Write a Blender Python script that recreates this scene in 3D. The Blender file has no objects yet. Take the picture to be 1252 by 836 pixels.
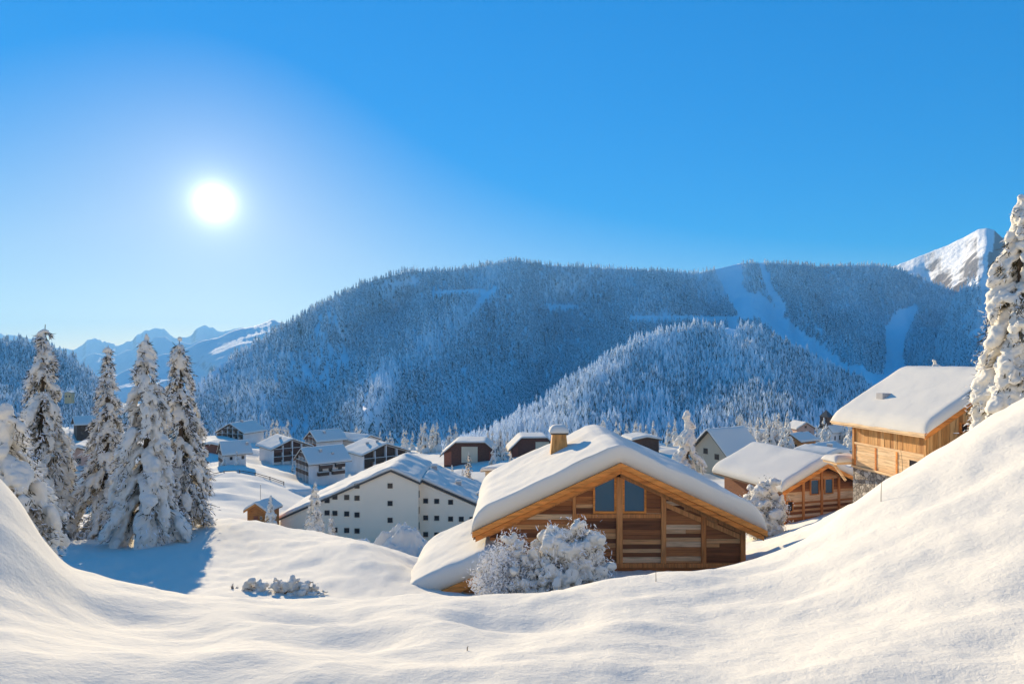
import bpy, bmesh, math, random
import numpy as np
from mathutils import Vector, Matrix

S = bpy.context.scene
COL = S.collection
F, CX, HY = 760.0, 626.0, 440.0            # focal length, centre column and eye level of the 1252 px wide frame
rng = np.random.default_rng(7)
random.seed(7)
R = math.radians

def P(px, py, Y):
    return np.array([(px - CX) / F * Y, Y, (HY - py) / F * Y])

# ------------------------------------------------------------------ noise
_perm = np.random.default_rng(3).permutation(4096)
def _h(i, j, k, seed):
    n = (i * 374761393 + j * 668265263 + k * 2147483647 + seed * 1274126177) & 0xffffffff
    n = ((n ^ (n >> 13)) * 1274126177) & 0xffffffff
    n = n ^ (n >> 16)
    return (n & 0xffff) / 65535.0
def vnoise(x, y, z=None, seed=0):
    x = np.asarray(x, float); y = np.asarray(y, float)
    z = np.zeros_like(x) if z is None else np.asarray(z, float)
    xi, yi, zi = np.floor(x).astype(np.int64), np.floor(y).astype(np.int64), np.floor(z).astype(np.int64)
    fx, fy, fz = x - xi, y - yi, z - zi
    u, v, w = [t * t * t * (t * (t * 6 - 15) + 10) for t in (fx, fy, fz)]
    r = 0
    for a in (0, 1):
        for b in (0, 1):
            for c in (0, 1):
                r = r + _h(xi + a, yi + b, zi + c, seed) * (u if a else 1 - u) * (v if b else 1 - v) * (w if c else 1 - w)
    return r * 2 - 1
def fbm(x, y, z=None, seed=0, o=4):
    r, a = 0, 1.0
    for k in range(o):
        r = r + a * vnoise(np.asarray(x) * 2 ** k, np.asarray(y) * 2 ** k, None if z is None else np.asarray(z) * 2 ** k, seed + k)
        a *= .5
    return r

# ------------------------------------------------------------------ materials
def mat(name, build):
    m = bpy.data.materials.new(name); m.use_nodes = True
    nt = m.node_tree; nt.nodes.clear()
    out = nt.nodes.new('ShaderNodeOutputMaterial')
    b = nt.nodes.new('ShaderNodeBsdfPrincipled')
    nt.links.new(b.outputs[0], out.inputs[0])
    build(nt, b)
    return m
def N(nt, t, **kw):
    n = nt.nodes.new(t)
    for k, v in kw.items():
        if k in n.inputs: n.inputs[k].default_value = v
        else: setattr(n, k, v)
    return n
def ramp(nt, fac, stops):
    n = nt.nodes.new('ShaderNodeValToRGB')
    e = n.color_ramp.elements
    while len(e) < len(stops): e.new(.5)
    for q, (p, c) in zip(e, stops):
        q.position = p; q.color = (*c, 1)
    nt.links.new(fac, n.inputs[0]); return n.outputs[0]
def coords(nt, scale=(1, 1, 1), kind='Object'):
    t = nt.nodes.new('ShaderNodeTexCoord'); mp = nt.nodes.new('ShaderNodeMapping')
    mp.inputs['Scale'].default_value = scale
    nt.links.new(t.outputs[kind], mp.inputs[0]); return mp.outputs[0]
def bump(nt, b, h, strength, dist):
    n = nt.nodes.new('ShaderNodeBump'); n.inputs['Strength'].default_value = strength; n.inputs['Distance'].default_value = dist
    nt.links.new(h, n.inputs['Height']); nt.links.new(n.outputs[0], b.inputs['Normal'])
def noise(nt, v, scale, detail=4, rough=.55):
    n = N(nt, 'ShaderNodeTexNoise'); n.inputs['Scale'].default_value = scale
    n.inputs['Detail'].default_value = detail; n.inputs['Roughness'].default_value = rough
    nt.links.new(v, n.inputs['Vector']); return n.outputs['Fac']
def mixc(nt, fac, a, b, mode='MIX'):
    n = nt.nodes.new('ShaderNodeMix'); n.data_type = 'RGBA'; n.blend_type = mode
    for v, i in ((fac, 0), (a, 6), (b, 7)):
        if isinstance(v, bpy.types.NodeSocket): nt.links.new(v, n.inputs[i])
        else: n.inputs[i].default_value = (*v, 1) if isinstance(v, tuple) else v
    return n.outputs[2]

def snow_build(s1, st, dist, col=(.73, .69, .615)):
    def f(nt, b):
        b.inputs['Base Color'].default_value = (*col, 1)
        b.inputs['Roughness'].default_value = .9
        b.inputs['Specular IOR Level'].default_value = .04
        v = coords(nt)
        h = noise(nt, v, s1, 8, .72)
        bump(nt, b, h, st, dist)
    return f
SNOW = mat('field snow', snow_build(7, .5, .06))
SNOWT = mat('tree snow', snow_build(6, .5, .08))
SNOWR = mat('roof snow', snow_build(3, .25, .08))
FROST = mat('hoarfrost', snow_build(8, .1, .02, (.80, .80, .81)))

def wood(name, stops, gscale, bumpd=.012, rough=.7):
    def f(nt, b):
        a = N(nt, 'ShaderNodeAttribute', attribute_name='rnd')
        v = coords(nt, gscale)
        # every board gets its own grain offset
        add = nt.nodes.new('ShaderNodeVectorMath'); add.operation = 'ADD'
        mul = nt.nodes.new('ShaderNodeVectorMath'); mul.operation = 'SCALE'; mul.inputs[3].default_value = 37
        nt.links.new(a.outputs['Color'], mul.inputs[0]); nt.links.new(v, add.inputs[0]); nt.links.new(mul.outputs[0], add.inputs[1])
        g = noise(nt, add.outputs[0], 1, 5, .6)
        c = ramp(nt, a.outputs['Fac'], stops)
        gr = ramp(nt, g, [(.3, (.55, .5, .46)), (.5, (.95, .95, .95)), (.72, (1.25, 1.2, 1.15))])
        c2 = mixc(nt, 1.0, c, gr, 'MULTIPLY')
        nt.links.new(c2, b.inputs['Base Color'])
        b.inputs['Roughness'].default_value = rough
        b.inputs['Specular IOR Level'].default_value = .3
        bump(nt, b, g, .6, bumpd)
    return mat(name, f)
OLDWOOD = wood('weathered planks', [(0, (.12, .045, .02)), (.3, (.27, .10, .038)), (.55, (.46, .18, .06)), (.8, (.60, .31, .13)), (1, (.70, .51, .33))], (.9, 9, 14))
OLDPOST = wood('weathered posts', [(0, (.52, .19, .055)), (1, (.68, .31, .11))], (12, 9, .9))
ORANGE = wood('orange barge boards', [(0, (.60, .19, .035)), (1, (.80, .31, .07))], (1.2, 9, 9))
LARCHV = wood('larch vertical boards', [(0, (.46, .21, .065)), (.5, (.64, .33, .11)), (1, (.76, .46, .20))], (9, 9, .8))
LARCHH = wood('larch horizontal boards', [(0, (.72, .45, .22)), (1, (.82, .58, .34))], (.9, .9, 12))
BROWN = wood('dark brown cladding', [(0, (.075, .03, .022)), (1, (.13, .052, .036))], (2, 2, 8))
DARKW = wood('dark balcony wood', [(0, (.05, .03, .02)), (1, (.11, .06, .04))], (2, 2, 8))
REDW = wood('red brown cladding', [(0, (.20, .06, .035)), (1, (.32, .11, .06))], (2, 2, 8))
HUTW = wood('orange hut boards', [(0, (.45, .17, .04)), (1, (.62, .26, .07))], (1.5, 1.5, 9))
def plaster(name, c, var=.1):
    def f(nt, b):
        v = coords(nt)
        n1 = noise(nt, v, .35, 5, .6)
        lo = tuple(x * (1 - var) for x in c); hi = tuple(min(1, x * (1 + var * .5)) for x in c)
        col = ramp(nt, n1, [(.3, lo), (.7, hi)])
        nt.links.new(col, b.inputs['Base Color']); b.inputs['Roughness'].default_value = .9
        bump(nt, b, noise(nt, v, 18, 3), .15, .02)
    return mat(name, f)
CREAM = plaster('cream render', (.96, .79, .585), .04)
WHITEW = plaster('white render', (.74, .72, .69))
TAN = plaster('tan render', (.58, .47, .33))
OCHRE = plaster('ochre render', (.62, .42, .2))
PINK = plaster('pink render', (.55, .36, .28))
GREYW = plaster('grey render', (.42, .40, .39))
BEIGE = plaster('beige panel', (.62, .56, .42))
def flat(name, c, rough=.6, metal=0):
    def f(nt, b):
        v = coords(nt); n1 = noise(nt, v, 3, 3)
        col = ramp(nt, n1, [(.3, tuple(x * .85 for x in c)), (.7, c)])
        nt.links.new(col, b.inputs['Base Color'])
        b.inputs['Roughness'].default_value = rough; b.inputs['Metallic'].default_value = metal
    return mat(name, f)
DARKM = flat('dark metal flashing', (.06, .055, .05), .5)
SOFFIT = flat('roof boarding', (.22, .13, .07), .8)
POLE = flat('grey metal pole', (.3, .3, .3), .5, .6)
REVEAL = flat('dark window frame', (.10, .07, .05), .6)
LFRAME = flat('light window frame', (.55, .45, .33), .6)
STALK = flat('dry grass stalk', (.28, .22, .14), .9)
def glass_build(nt, b):
    b.inputs['Base Color'].default_value = (.06, .085, .08, 1)
    b.inputs['Roughness'].default_value = .03
    b.inputs['IOR'].default_value = 2.6
    v = coords(nt); bump(nt, b, noise(nt, v, .6, 2), .03, .05)
GLASS = mat('window glass', glass_build)
def dglass_build(nt, b):
    b.inputs['Base Color'].default_value = (.03, .022, .018, 1)
    b.inputs['Roughness'].default_value = .12
DGLASS = mat('dim window glass', dglass_build)
def stone_build(nt, b):
    v = coords(nt)
    vo = N(nt, 'ShaderNodeTexVoronoi'); vo.inputs['Scale'].default_value = 3.2
    nt.links.new(v, vo.inputs['Vector'])
    vd = N(nt, 'ShaderNodeTexVoronoi', feature='DISTANCE_TO_EDGE'); vd.inputs['Scale'].default_value = 3.2
    nt.links.new(v, vd.inputs['Vector'])
    sep = nt.nodes.new('ShaderNodeSeparateColor'); nt.links.new(vo.outputs['Color'], sep.inputs[0])
    c = ramp(nt, sep.outputs[0], [(0, (.16, .13, .11)), (.5, (.30, .26, .22)), (1, (.46, .41, .36))])
    e = ramp(nt, vd.outputs['Distance'], [(.02, (.25, .25, .25)), (.08, (1, 1, 1))])
    nt.links.new(mixc(nt, 1.0, c, e, 'MULTIPLY'), b.inputs['Base Color'])
    b.inputs['Roughness'].default_value = .85
    bump(nt, b, vd.outputs['Distance'], .8, .1)
STONE = mat('rubble stone', stone_build)
def needle_build(c1, c2):
    def f(nt, b):
        v = coords(nt); n1 = noise(nt, v, 1.3, 3)
        nt.links.new(ramp(nt, n1, [(.35, c1), (.65, c2)]), b.inputs['Base Color'])
        b.inputs['Roughness'].default_value = .8
        b.inputs['Specular IOR Level'].default_value = .2
    return f
NEEDLE = mat('spruce needles', needle_build((.045, .042, .024), (.085, .07, .035)))
BARK = mat('bark', needle_build((.05, .035, .025), (.11, .08, .055)))
TWIG = mat('brown twigs', needle_build((.10, .065, .04), (.17, .12, .075)))
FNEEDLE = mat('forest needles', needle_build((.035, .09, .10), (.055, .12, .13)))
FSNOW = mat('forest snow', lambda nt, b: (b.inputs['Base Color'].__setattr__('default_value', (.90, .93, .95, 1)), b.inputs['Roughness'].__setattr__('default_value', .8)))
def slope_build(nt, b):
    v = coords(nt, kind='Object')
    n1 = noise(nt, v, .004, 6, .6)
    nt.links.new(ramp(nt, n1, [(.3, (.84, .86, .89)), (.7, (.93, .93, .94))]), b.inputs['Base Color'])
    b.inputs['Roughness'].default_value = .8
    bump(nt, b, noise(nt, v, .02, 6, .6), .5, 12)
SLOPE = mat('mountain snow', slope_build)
def rock_build(lo, hi):
    def f(nt, b):
        v = coords(nt, kind='Object')
        g = nt.nodes.new('ShaderNodeNewGeometry')
        sep = nt.nodes.new('ShaderNodeSeparateXYZ'); nt.links.new(g.outputs['Normal'], sep.inputs[0])
        n1 = noise(nt, v, .014, 8, .7)
        m1 = nt.nodes.new('ShaderNodeMath'); m1.operation = 'MULTIPLY_ADD'; m1.inputs[1].default_value = .55
        nt.links.new(n1, m1.inputs[0]); nt.links.new(sep.outputs[2], m1.inputs[2])
        c = ramp(nt, m1.outputs[0], [(lo, (.13, .11, .10)), (hi, (.92, .91, .90))])
        nt.links.new(c, b.inputs['Base Color']); b.inputs['Roughness'].default_value = .85
        bump(nt, b, n1, .8, 25)
    return f
ROCK = mat('snowy rock', rock_build(.84, .97))
ROCKFAR = mat('far snowy rock', rock_build(.72, .98))

# ------------------------------------------------------------------ object helpers
def tag(o, label=None, cat=None, group=None, kind=None):
    if label: o['label'] = label
    if cat: o['category'] = cat
    if group: o['group'] = group
    if kind: o['kind'] = kind
    return o
def empty(name, loc, rz=0, label=None, cat=None, group=None):
    o = bpy.data.objects.new(name, None); COL.objects.link(o)
    o.location = Vector(loc); o.rotation_euler = (0, 0, rz); o.empty_display_size = .2
    return tag(o, label, cat, group)
def mesh_arrays(name, verts, faces, m, parent=None, smooth=True, matidx=None, loc=None):
    """verts (n,3), faces list of (k,3|4) arrays"""
    me = bpy.data.meshes.new(name)
    verts = np.asarray(verts, np.float32)
    me.vertices.add(len(verts)); me.vertices.foreach_set('co', verts.ravel())
    fs = [np.asarray(f, np.int32) for f in (faces if isinstance(faces, list) else [faces]) if len(f)]
    tot = np.concatenate([np.full(len(f), f.shape[1]) for f in fs]); idx = np.concatenate([f.ravel() for f in fs])
    me.loops.add(len(idx)); me.loops.foreach_set('vertex_index', idx)
    me.polygons.add(len(tot))
    st = np.concatenate([[0], np.cumsum(tot)[:-1]]).astype(np.int32)
    me.polygons.foreach_set('loop_start', st)
    for x in (m if isinstance(m, (list, tuple)) else [m]): me.materials.append(x)
    if matidx is not None: me.polygons.foreach_set('material_index', np.asarray(matidx, np.int32))
    me.polygons.foreach_set('use_smooth', np.full(len(tot), smooth))
    me.update(calc_edges=True)
    o = bpy.data.objects.new(name, me); COL.objects.link(o)
    if parent: o.parent = parent
    if loc is not None: o.location = Vector(loc)
    return o

def clip(poly, a, b, c):
    """keep a*x+b*y<=c"""
    out = []
    for i in range(len(poly)):
        p, q = poly[i], poly[(i + 1) % len(poly)]
        dp, dq = a * p[0] + b * p[1] - c, a * q[0] + b * q[1] - c
        if dp <= 0: out.append(p)
        if dp * dq < 0:
            t = dp / (dp - dq); out.append((p[0] + t * (q[0] - p[0]), p[1] + t * (q[1] - p[1])))
    return out
class MB:
    def __init__(s): s.v, s.f, s.r = [], [], []
    def add(s, vs, fs, r=None):
        b = len(s.v); r = random.random() if r is None else r
        s.v += [tuple(map(float, v)) for v in vs]; s.f += [[b + i for i in f] for f in fs]; s.r += [r] * len(fs)
        return s
    def box(s, x0, x1, y0, y1, z0, z1, r=None):
        return s.add([(x, y, z) for z in (z0, z1) for y in (y0, y1) for x in (x0, x1)],
                     [(0, 2, 3, 1), (4, 5, 7, 6), (0, 1, 5, 4), (2, 6, 7, 3), (0, 4, 6, 2), (1, 3, 7, 5)], r)
    def prism(s, poly, y0, y1, r=None, axis='y'):
        """poly of (x,z) extruded along y (or of (y,z) extruded along x)"""
        n = len(poly)
        if n < 3: return s
        f = (lambda p, t: (p[0], t, p[1])) if axis == 'y' else (lambda p, t: (t, p[0], p[1])) if axis == 'x' else (lambda p, t: (p[0], p[1], t))
        vs = [f(p, y0) for p in poly] + [f(p, y1) for p in poly]
        return s.add(vs, [list(range(n)), list(range(2 * n - 1, n - 1, -1))] + [(i, i + n, (i + 1) % n + n, (i + 1) % n) for i in range(n)], r)
    def bar(s, a, b, w, h, r=None, up=(0, 0, 1)):
        a, b = Vector(a), Vector(b); d = (b - a).normalized(); u = Vector(up)
        x = d.cross(u).normalized(); u = x.cross(d)
        vs = [p + x * i * w / 2 + u * j * h / 2 for p in (a, b) for i, j in ((-1, -1), (1, -1), (1, 1), (-1, 1))]
        return s.add(vs, [(0, 3, 2, 1), (4, 5, 6, 7), (0, 1, 5, 4), (1, 2, 6, 5), (2, 3, 7, 6), (3, 0, 4, 7)], r)
    def tube(s, pts, rad, n=8, r=None):
        pts = [Vector(p) for p in pts]; b = []; fs = []
        for i, p in enumerate(pts):
            d = (pts[min(i + 1, len(pts) - 1)] - pts[max(i - 1, 0)]).normalized()
            x = d.cross(Vector((0, 1, .01))).normalized(); y = d.cross(x)
            b += [p + (x * math.cos(2 * math.pi * k / n) + y * math.sin(2 * math.pi * k / n)) * rad[i] for k in range(n)]
        for i in range(len(pts) - 1):
            fs += [(i * n + k, i * n + (k + 1) % n, (i + 1) * n + (k + 1) % n, (i + 1) * n + k) for k in range(n)]
        fs += [list(range(n))[::-1], [(len(pts) - 1) * n + k for k in range(n)]]
        return s.add(b, fs, r)
    def build(s, name, m, parent=None, smooth=False, bevel=0):
        me = bpy.data.meshes.new(name); me.from_pydata(s.v, [], s.f)
        bm = bmesh.new(); bm.from_mesh(me); bmesh.ops.recalc_face_normals(bm, faces=bm.faces); bm.to_mesh(me); bm.free()
        at = me.attributes.new('rnd', 'FLOAT', 'FACE'); at.data.foreach_set('value', s.r)
        me.materials.append(m)
        if smooth: me.polygons.foreach_set('use_smooth', [True] * len(me.polygons))
        o = bpy.data.objects.new(name, me); COL.objects.link(o)
        if parent: o.parent = parent
        if bevel:
            md = o.modifiers.new('bevel', 'BEVEL'); md.width = bevel; md.segments = 2; md.limit_method = 'ANGLE'
        return o
def copy_tree(o, loc, rz, sc, label=None, group=None):
    c = o.copy(); COL.objects.link(c); c.location = Vector(loc); c.rotation_euler = (0, 0, rz); c.scale = (sc,) * 3
    if label: c['label'] = label
    if group: c['group'] = group
    for ch in list(o.children):
        k = ch.copy(); COL.objects.link(k); k.parent = c
    return c

# ------------------------------------------------------------------ ground: one sheet, all round the viewpoint
CTRL = []                                   # x, y, z
def g(px, py, Y): CTRL.append(P(px, py, Y))
def gp(az, r, z): CTRL.append(np.array([math.sin(R(az)) * r, math.cos(R(az)) * r, z]))
for az in range(-180, 181, 30): gp(az, .01, -1.75)
# near snow and its crest
for px, py in ((-150, 800), (0, 800), (200, 836), (400, 840), (626, 842), (850, 840), (1050, 825), (1252, 800), (1420, 770)): g(px, py, 4.0)
for px, py in ((-150, 640), (0, 690), (80, 745), (200, 772), (400, 778), (626, 778), (850, 770), (1050, 735), (1252, 680), (1420, 640)): g(px, py, 6.2)
for px, py, Y in ((-200, 500, 8), (-80, 540, 8), (0, 588, 8), (30, 622, 8), (55, 662, 8), (75, 690, 8.6), (110, 700, 9), (180, 713, 9.5), (300, 726, 9.8), (400, 729, 9.8), (500, 729, 9.8),
                  (600, 727, 9.8), (690, 719, 9.8), (745, 707, 9.8), (800, 701, 9.8), (905, 690, 10), (960, 672, 10.5), (1000, 651, 11.2), (1040, 617, 12),
                  (1090, 587, 13), (1131, 562, 13.6), (1160, 543, 14.2), (1200, 516, 15), (1252, 491, 16), (1420, 410, 18)): g(px, py, Y)
for px, py, Y in ((-100, 660, 13), (0, 700, 13), (60, 740, 13), (110, 748, 13.5), (200, 765, 14), (300, 770, 14), (420, 775, 14), (520, 770, 14), (626, 760, 14.5),
                  (720, 735, 15), (800, 722, 15), (905, 712, 15), (960, 702, 15.5), (1000, 684, 16.5), (1040, 655, 17.5), (1090, 625, 19), (1150, 590, 20), (1200, 558, 21), (1252, 528, 23)): g(px, py, Y)
# middle ground
for px, py, Y in ((30, 735, 19), (100, 716, 24), (180, 722, 24), (300, 724, 24), (380, 727, 24), (440, 735, 23), (500, 745, 21), (560, 740, 22), (660, 727, 21), (745, 712, 23),
                  (60, 672, 34), (140, 668, 37), (180, 661, 39), (235, 655, 40), (300, 678, 35), (270, 634, 47), (330, 640, 46), (380, 692, 30), (430, 669, 32), (480, 690, 30), (497, 716, 26),
                  (420, 657, 44), (470, 668, 42), (520, 700, 34), (740, 700, 28), (905, 688, 28), (640, 720, 28), (930, 683, 27), (960, 657, 37), (990, 640, 45), (1060, 618, 42),
                  (1055, 612, 36), (1130, 585, 34), (1200, 545, 33), (1252, 515, 35), (1400, 430, 40),
                  (0, 640, 60), (100, 655, 60), (180, 660, 60), (270, 652, 60), (350, 668, 60), (420, 678, 60), (500, 690, 62),
                  (100, 600, 110), (180, 612, 110), (270, 622, 105), (320, 640, 98), (360, 648, 98), (420, 662, 98), (500, 668, 98), (570, 664, 98), (600, 640, 110)): g(px, py, Y)
# valley floor and village
for px, py, Y in ((0, 560, 200), (100, 560, 200), (200, 575, 190), (290, 568, 170), (290, 592, 135), (250, 575, 165), (230, 585, 160), (300, 568, 205), (400, 588, 185), (450, 562, 225), (350, 562, 225), (600, 598, 132), (575, 566, 170), (660, 557, 175),
                  (720, 575, 120), (800, 572, 110), (880, 585, 112), (940, 572, 110), (930, 545, 190), (980, 550, 180), (1010, 572, 120), (1020, 545, 220), (1100, 590, 70), (1100, 550, 160), (1250, 520, 120), (1250, 515, 300),
                  (284, 537, 258), (284, 540, 275), (257, 554, 205), (92, 534, 215), (96, 575, 120), (985, 534, 235), (1130, 590, 31), (-300, 600, 60), (-300, 545, 200), (-300, 510, 500), (0, 540, 320), (150, 545, 320), (300, 550, 320), (450, 550, 320), (600, 552, 300), (750, 548, 300), (900, 542, 320), (1100, 535, 320),
                  (0, 515, 520), (200, 540, 520), (400, 545, 520), (600, 548, 520), (800, 545, 520), (1000, 535, 520), (1250, 515, 520),
                  (200, 520, 1000), (600, 530, 1000), (1000, 520, 1000), (200, 490, 2500), (600, 490, 2500), (1000, 490, 2500), (-300, 490, 1000), (1500, 480, 600)): g(px, py, Y)
for az, zs in ((60, (-1.2, .3, 3, 10, 20, 40)), (90, (-1.2, 1.2, 8, 24, 40, 60)), (120, (-1.0, 2.6, 14, 34, 50, 80)), (150, (-.8, 3.4, 16, 38, 55, 90)), (180, (-.8, 3.4, 16, 38, 55, 90)),
               (-180, (-.8, 3.4, 16, 38, 55, 90)), (-150, (-.9, 2.6, 13, 32, 45, 70)), (-120, (-1.1, 1.2, 7, 20, 30, 40)), (-90, (-1.3, .2, 2, 6, 8, 10)), (-60, (-1.5, -1.0, -3, -10, -30, -60))):
    for r_, z_ in zip((3, 10, 30, 100, 400, 2500), zs): gp(az, r_, z_)  # unseen slopes; the rise behind the viewpoint is shaped to bounce sunlight forward
_c = np.array(CTRL)
def _warp(x, y):
    r_ = np.hypot(x, y); return np.arctan2(x, y) * 2.2, np.log(r_ + 1.0), r_
_u, _v, _r = _warp(_c[:, 0], _c[:, 1]); _q = _c[:, 2] / (_r + 1.0)
def _phi(d2): return .5 * d2 * np.log(d2 + 1e-12)
_n = len(_c)
_A = np.zeros((_n + 3, _n + 3))
_A[:_n, :_n] = _phi((_u[:, None] - _u) ** 2 + (_v[:, None] - _v) ** 2) + np.eye(_n) * 2e-4
_A[:_n, _n] = 1; _A[:_n, _n + 1] = _u; _A[:_n, _n + 2] = _v; _A[_n:, :_n] = _A[:_n, _n:].T
_w = np.linalg.solve(_A, np.concatenate([_q, [0, 0, 0]]))
def gz0(x, y):
    x = np.atleast_1d(np.asarray(x, float)); y = np.atleast_1d(np.asarray(y, float))
    u, v, r_ = _warp(x, y); out = np.empty(len(x))
    for i in range(0, len(x), 20000):
        s_ = slice(i, i + 20000)
        k = _phi((u[s_, None] - _u) ** 2 + (v[s_, None] - _v) ** 2)
        out[s_] = k @ _w[:_n] + _w[_n] + u[s_] * _w[_n + 1] + v[s_] * _w[_n + 2]
    return out * (r_ + 1.0)
def gz(x, y): return float(gz0(x, y)[0])
def ground():
    az = np.concatenate([np.linspace(-180, -60, 50)[:-1], np.linspace(-60, -44, 30)[:-1], np.linspace(-44, 44, 560)[:-1], np.linspace(44, 60, 30)[:-1], np.linspace(60, 180, 51)[:-1]])
    az = np.radians(az); na = len(az)
    r_ = np.geomspace(.35, 2600, 560); nr = len(r_)
    A, Q = np.meshgrid(az, r_, indexing='ij')
    x, y = (np.sin(A) * Q).ravel(), (np.cos(A) * Q).ravel()
    z = gz0(x, y); q = Q.ravel()
    # wind-soft dimples close by, lumpy ground farther off
    w1 = np.clip(q / 3, 0, 1)
    dim = .065 * fbm(x * .42 + 3, y * .6, seed=11, o=3) + .028 * fbm(x * 1.5, y * 1.9, seed=21, o=3)
    near = np.exp(-(q / 22) ** 2)
    z += w1 * dim * near
    for (dx, dy, dr, dd) in ((-1.55, 6.2, .55, .10), (-.35, 7.2, .5, .11), (.55, 7.0, .75, .12), (-2.4, 7.6, .7, .09), (-.9, 5.3, .8, .07), (-3.2, 5.6, .9, .08), (2.6, 6.3, .9, .08), (1.4, 5.2, .7, .06), (3.9, 6.4, 1.0, .1), (5.2, 8.4, 1.2, .12), (4.2, 9.4, .9, .1), (6.6, 9.6, .9, .12), (7.4, 8.0, .7, .1), (3.3, 7.6, .7, .09), (5.0, 6.8, .6, .08), (8.8, 10.2, .8, .1), (-4.4, 7.2, .8, .09), (-2.9, 9.0, 1.0, .08)):
        z -= 1.15 * dd * np.exp(-(((x - dx) / dr) ** 2 + ((y - dy) / (dr * .8)) ** 2))
    mid = np.exp(-((q - 40) / 28) ** 2)
    z += mid * (.10 * fbm(x * .35, y * .35, seed=31, o=4) + .07 * np.maximum(0, fbm(x * 1.3, y * 1.0, seed=37, o=2)) + .03 * fbm(x * 2.1, y * 2.1, seed=41, o=2))
    far = np.clip((q - 70) / 60, 0, 1)
    z += far * (.3 * fbm(x * .09, y * .09, seed=51, o=4) + .9 * np.maximum(0, fbm(x * .05, y * .16, seed=57, o=3) - .15))
    i = np.arange(na)[:, None] * nr + np.arange(nr - 1)[None]
    j = ((np.arange(na) + 1) % na)[:, None] * nr + np.arange(nr - 1)[None]
    quads = np.stack([i, i + 1, j + 1, j], -1).reshape(-1, 4)
    v = np.vstack([np.column_stack([x, y, z]), [[0, 0, z.reshape(na, nr)[:, 0].mean()]]])
    c = len(v) - 1
    tri = np.column_stack([np.full(na, c), np.arange(na) * nr, ((np.arange(na) + 1) % na) * nr])
    o = mesh_arrays('snow_field', v, [quads[:, ::-1], tri[:, ::-1]], SNOW)
    me = o.data
    me.flip_normals() if me.polygons[0].normal.z < 0 else None
    tag(o, 'deep soft snow covering the hillside and the valley floor', 'snow', kind='structure')
ground()

# ------------------------------------------------------------------ mountains: lofts with real distances, then their woods
def interp(pts): 
    a = np.array(pts, float)
    return lambda x: np.interp(x, a[:, 0], a[:, 1])
def polydist(px, py, line):
    d = np.full(px.shape, 1e9)
    for (x0, y0), (x1, y1) in zip(line[:-1], line[1:]):
        dx, dy = x1 - x0, y1 - y0
        t = np.clip(((px - x0) * dx + (py - y0) * dy) / (dx * dx + dy * dy), 0, 1)
        d = np.minimum(d, np.hypot(px - x0 - t * dx, py - y0 - t * dy))
    return d
class Hill:
    def __init__(s, name, label, p0, p1, ridge, base, Yr, Yb, gam, material, spurs=(), gully=0, rough=10, rs=.006, nu=320, nv=110, ridge_rough=0, cat='mountain'):
        s.ridge, s.base, s.Yr, s.Yb, s.gam, s.spurs, s.rough, s.rs, s.rr = interp(ridge), interp(base), interp(Yr), interp(Yb), gam, spurs, rough, rs, ridge_rough
        s.p0, s.p1, s.gully = p0, p1, gully
        u = np.linspace(p0, p1, nu); t = np.concatenate([np.linspace(-.15, 1, nv), np.linspace(1.02, 1.6, 20)])
        U, T = np.meshgrid(u, t, indexing='ij')
        v = s.at(U.ravel(), T.ravel())
        nt_ = len(t)
        i = np.arange(nu - 1)[:, None] * nt_ + np.arange(nt_ - 1)[None]
        q = np.stack([i, i + nt_, i + nt_ + 1, i + 1], -1).reshape(-1, 4)
        s.o = tag(mesh_arrays(name, v, q, material), label, cat, kind='structure')
    def pyY(s, px, t):
        rp = s.ridge(px)
        if s.rr: rp = rp + s.rr * fbm(px * .045, px * 0, seed=77, o=5)
        b = s.base(px); tt = np.clip(t, -.15, 1)
        py = b + (rp - b) * np.sign(tt) * np.abs(tt) ** s.gam
        Y = s.Yb(px) + (s.Yr(px) - s.Yb(px)) * t
        fade = np.clip(np.minimum(t * 4, (1 - t) * 5), 0, 1)
        for line, amp, w in s.spurs:
            Y = Y - amp * fade * np.exp(-(polydist(px, py, line) / w) ** 2)
        if s.gully: Y = Y - s.gully * fade * fbm(px * .021 + t * .9, t * 1.3 + 4, seed=83, o=4)
        return py, Y
    def at(s, px, t):
        py, Y = s.pyY(px, t)
        x = (px - CX) / F * Y; z = (HY - py) / F * Y
        over = np.maximum(t - 1, 0)
        z = z - over * (s.Yr(px) - s.Yb(px)) * .55
        z = z + s.rough * fbm(x * s.rs, Y * s.rs, seed=91, o=5) * np.clip(1.05 - t, .1, 1)
        return np.column_stack([x, Y, z])
def inpoly(px, py, poly):
    r = np.zeros(px.shape, bool); n = len(poly)
    for i in range(n):
        (x0, y0), (x1, y1) = poly[i], poly[(i + 1) % n]
        c = ((y0 > py) != (y1 > py)) & (px < (x1 - x0) * (py - y0) / (y1 - y0 + 1e-9) + x0)
        r ^= c
    return r

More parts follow.
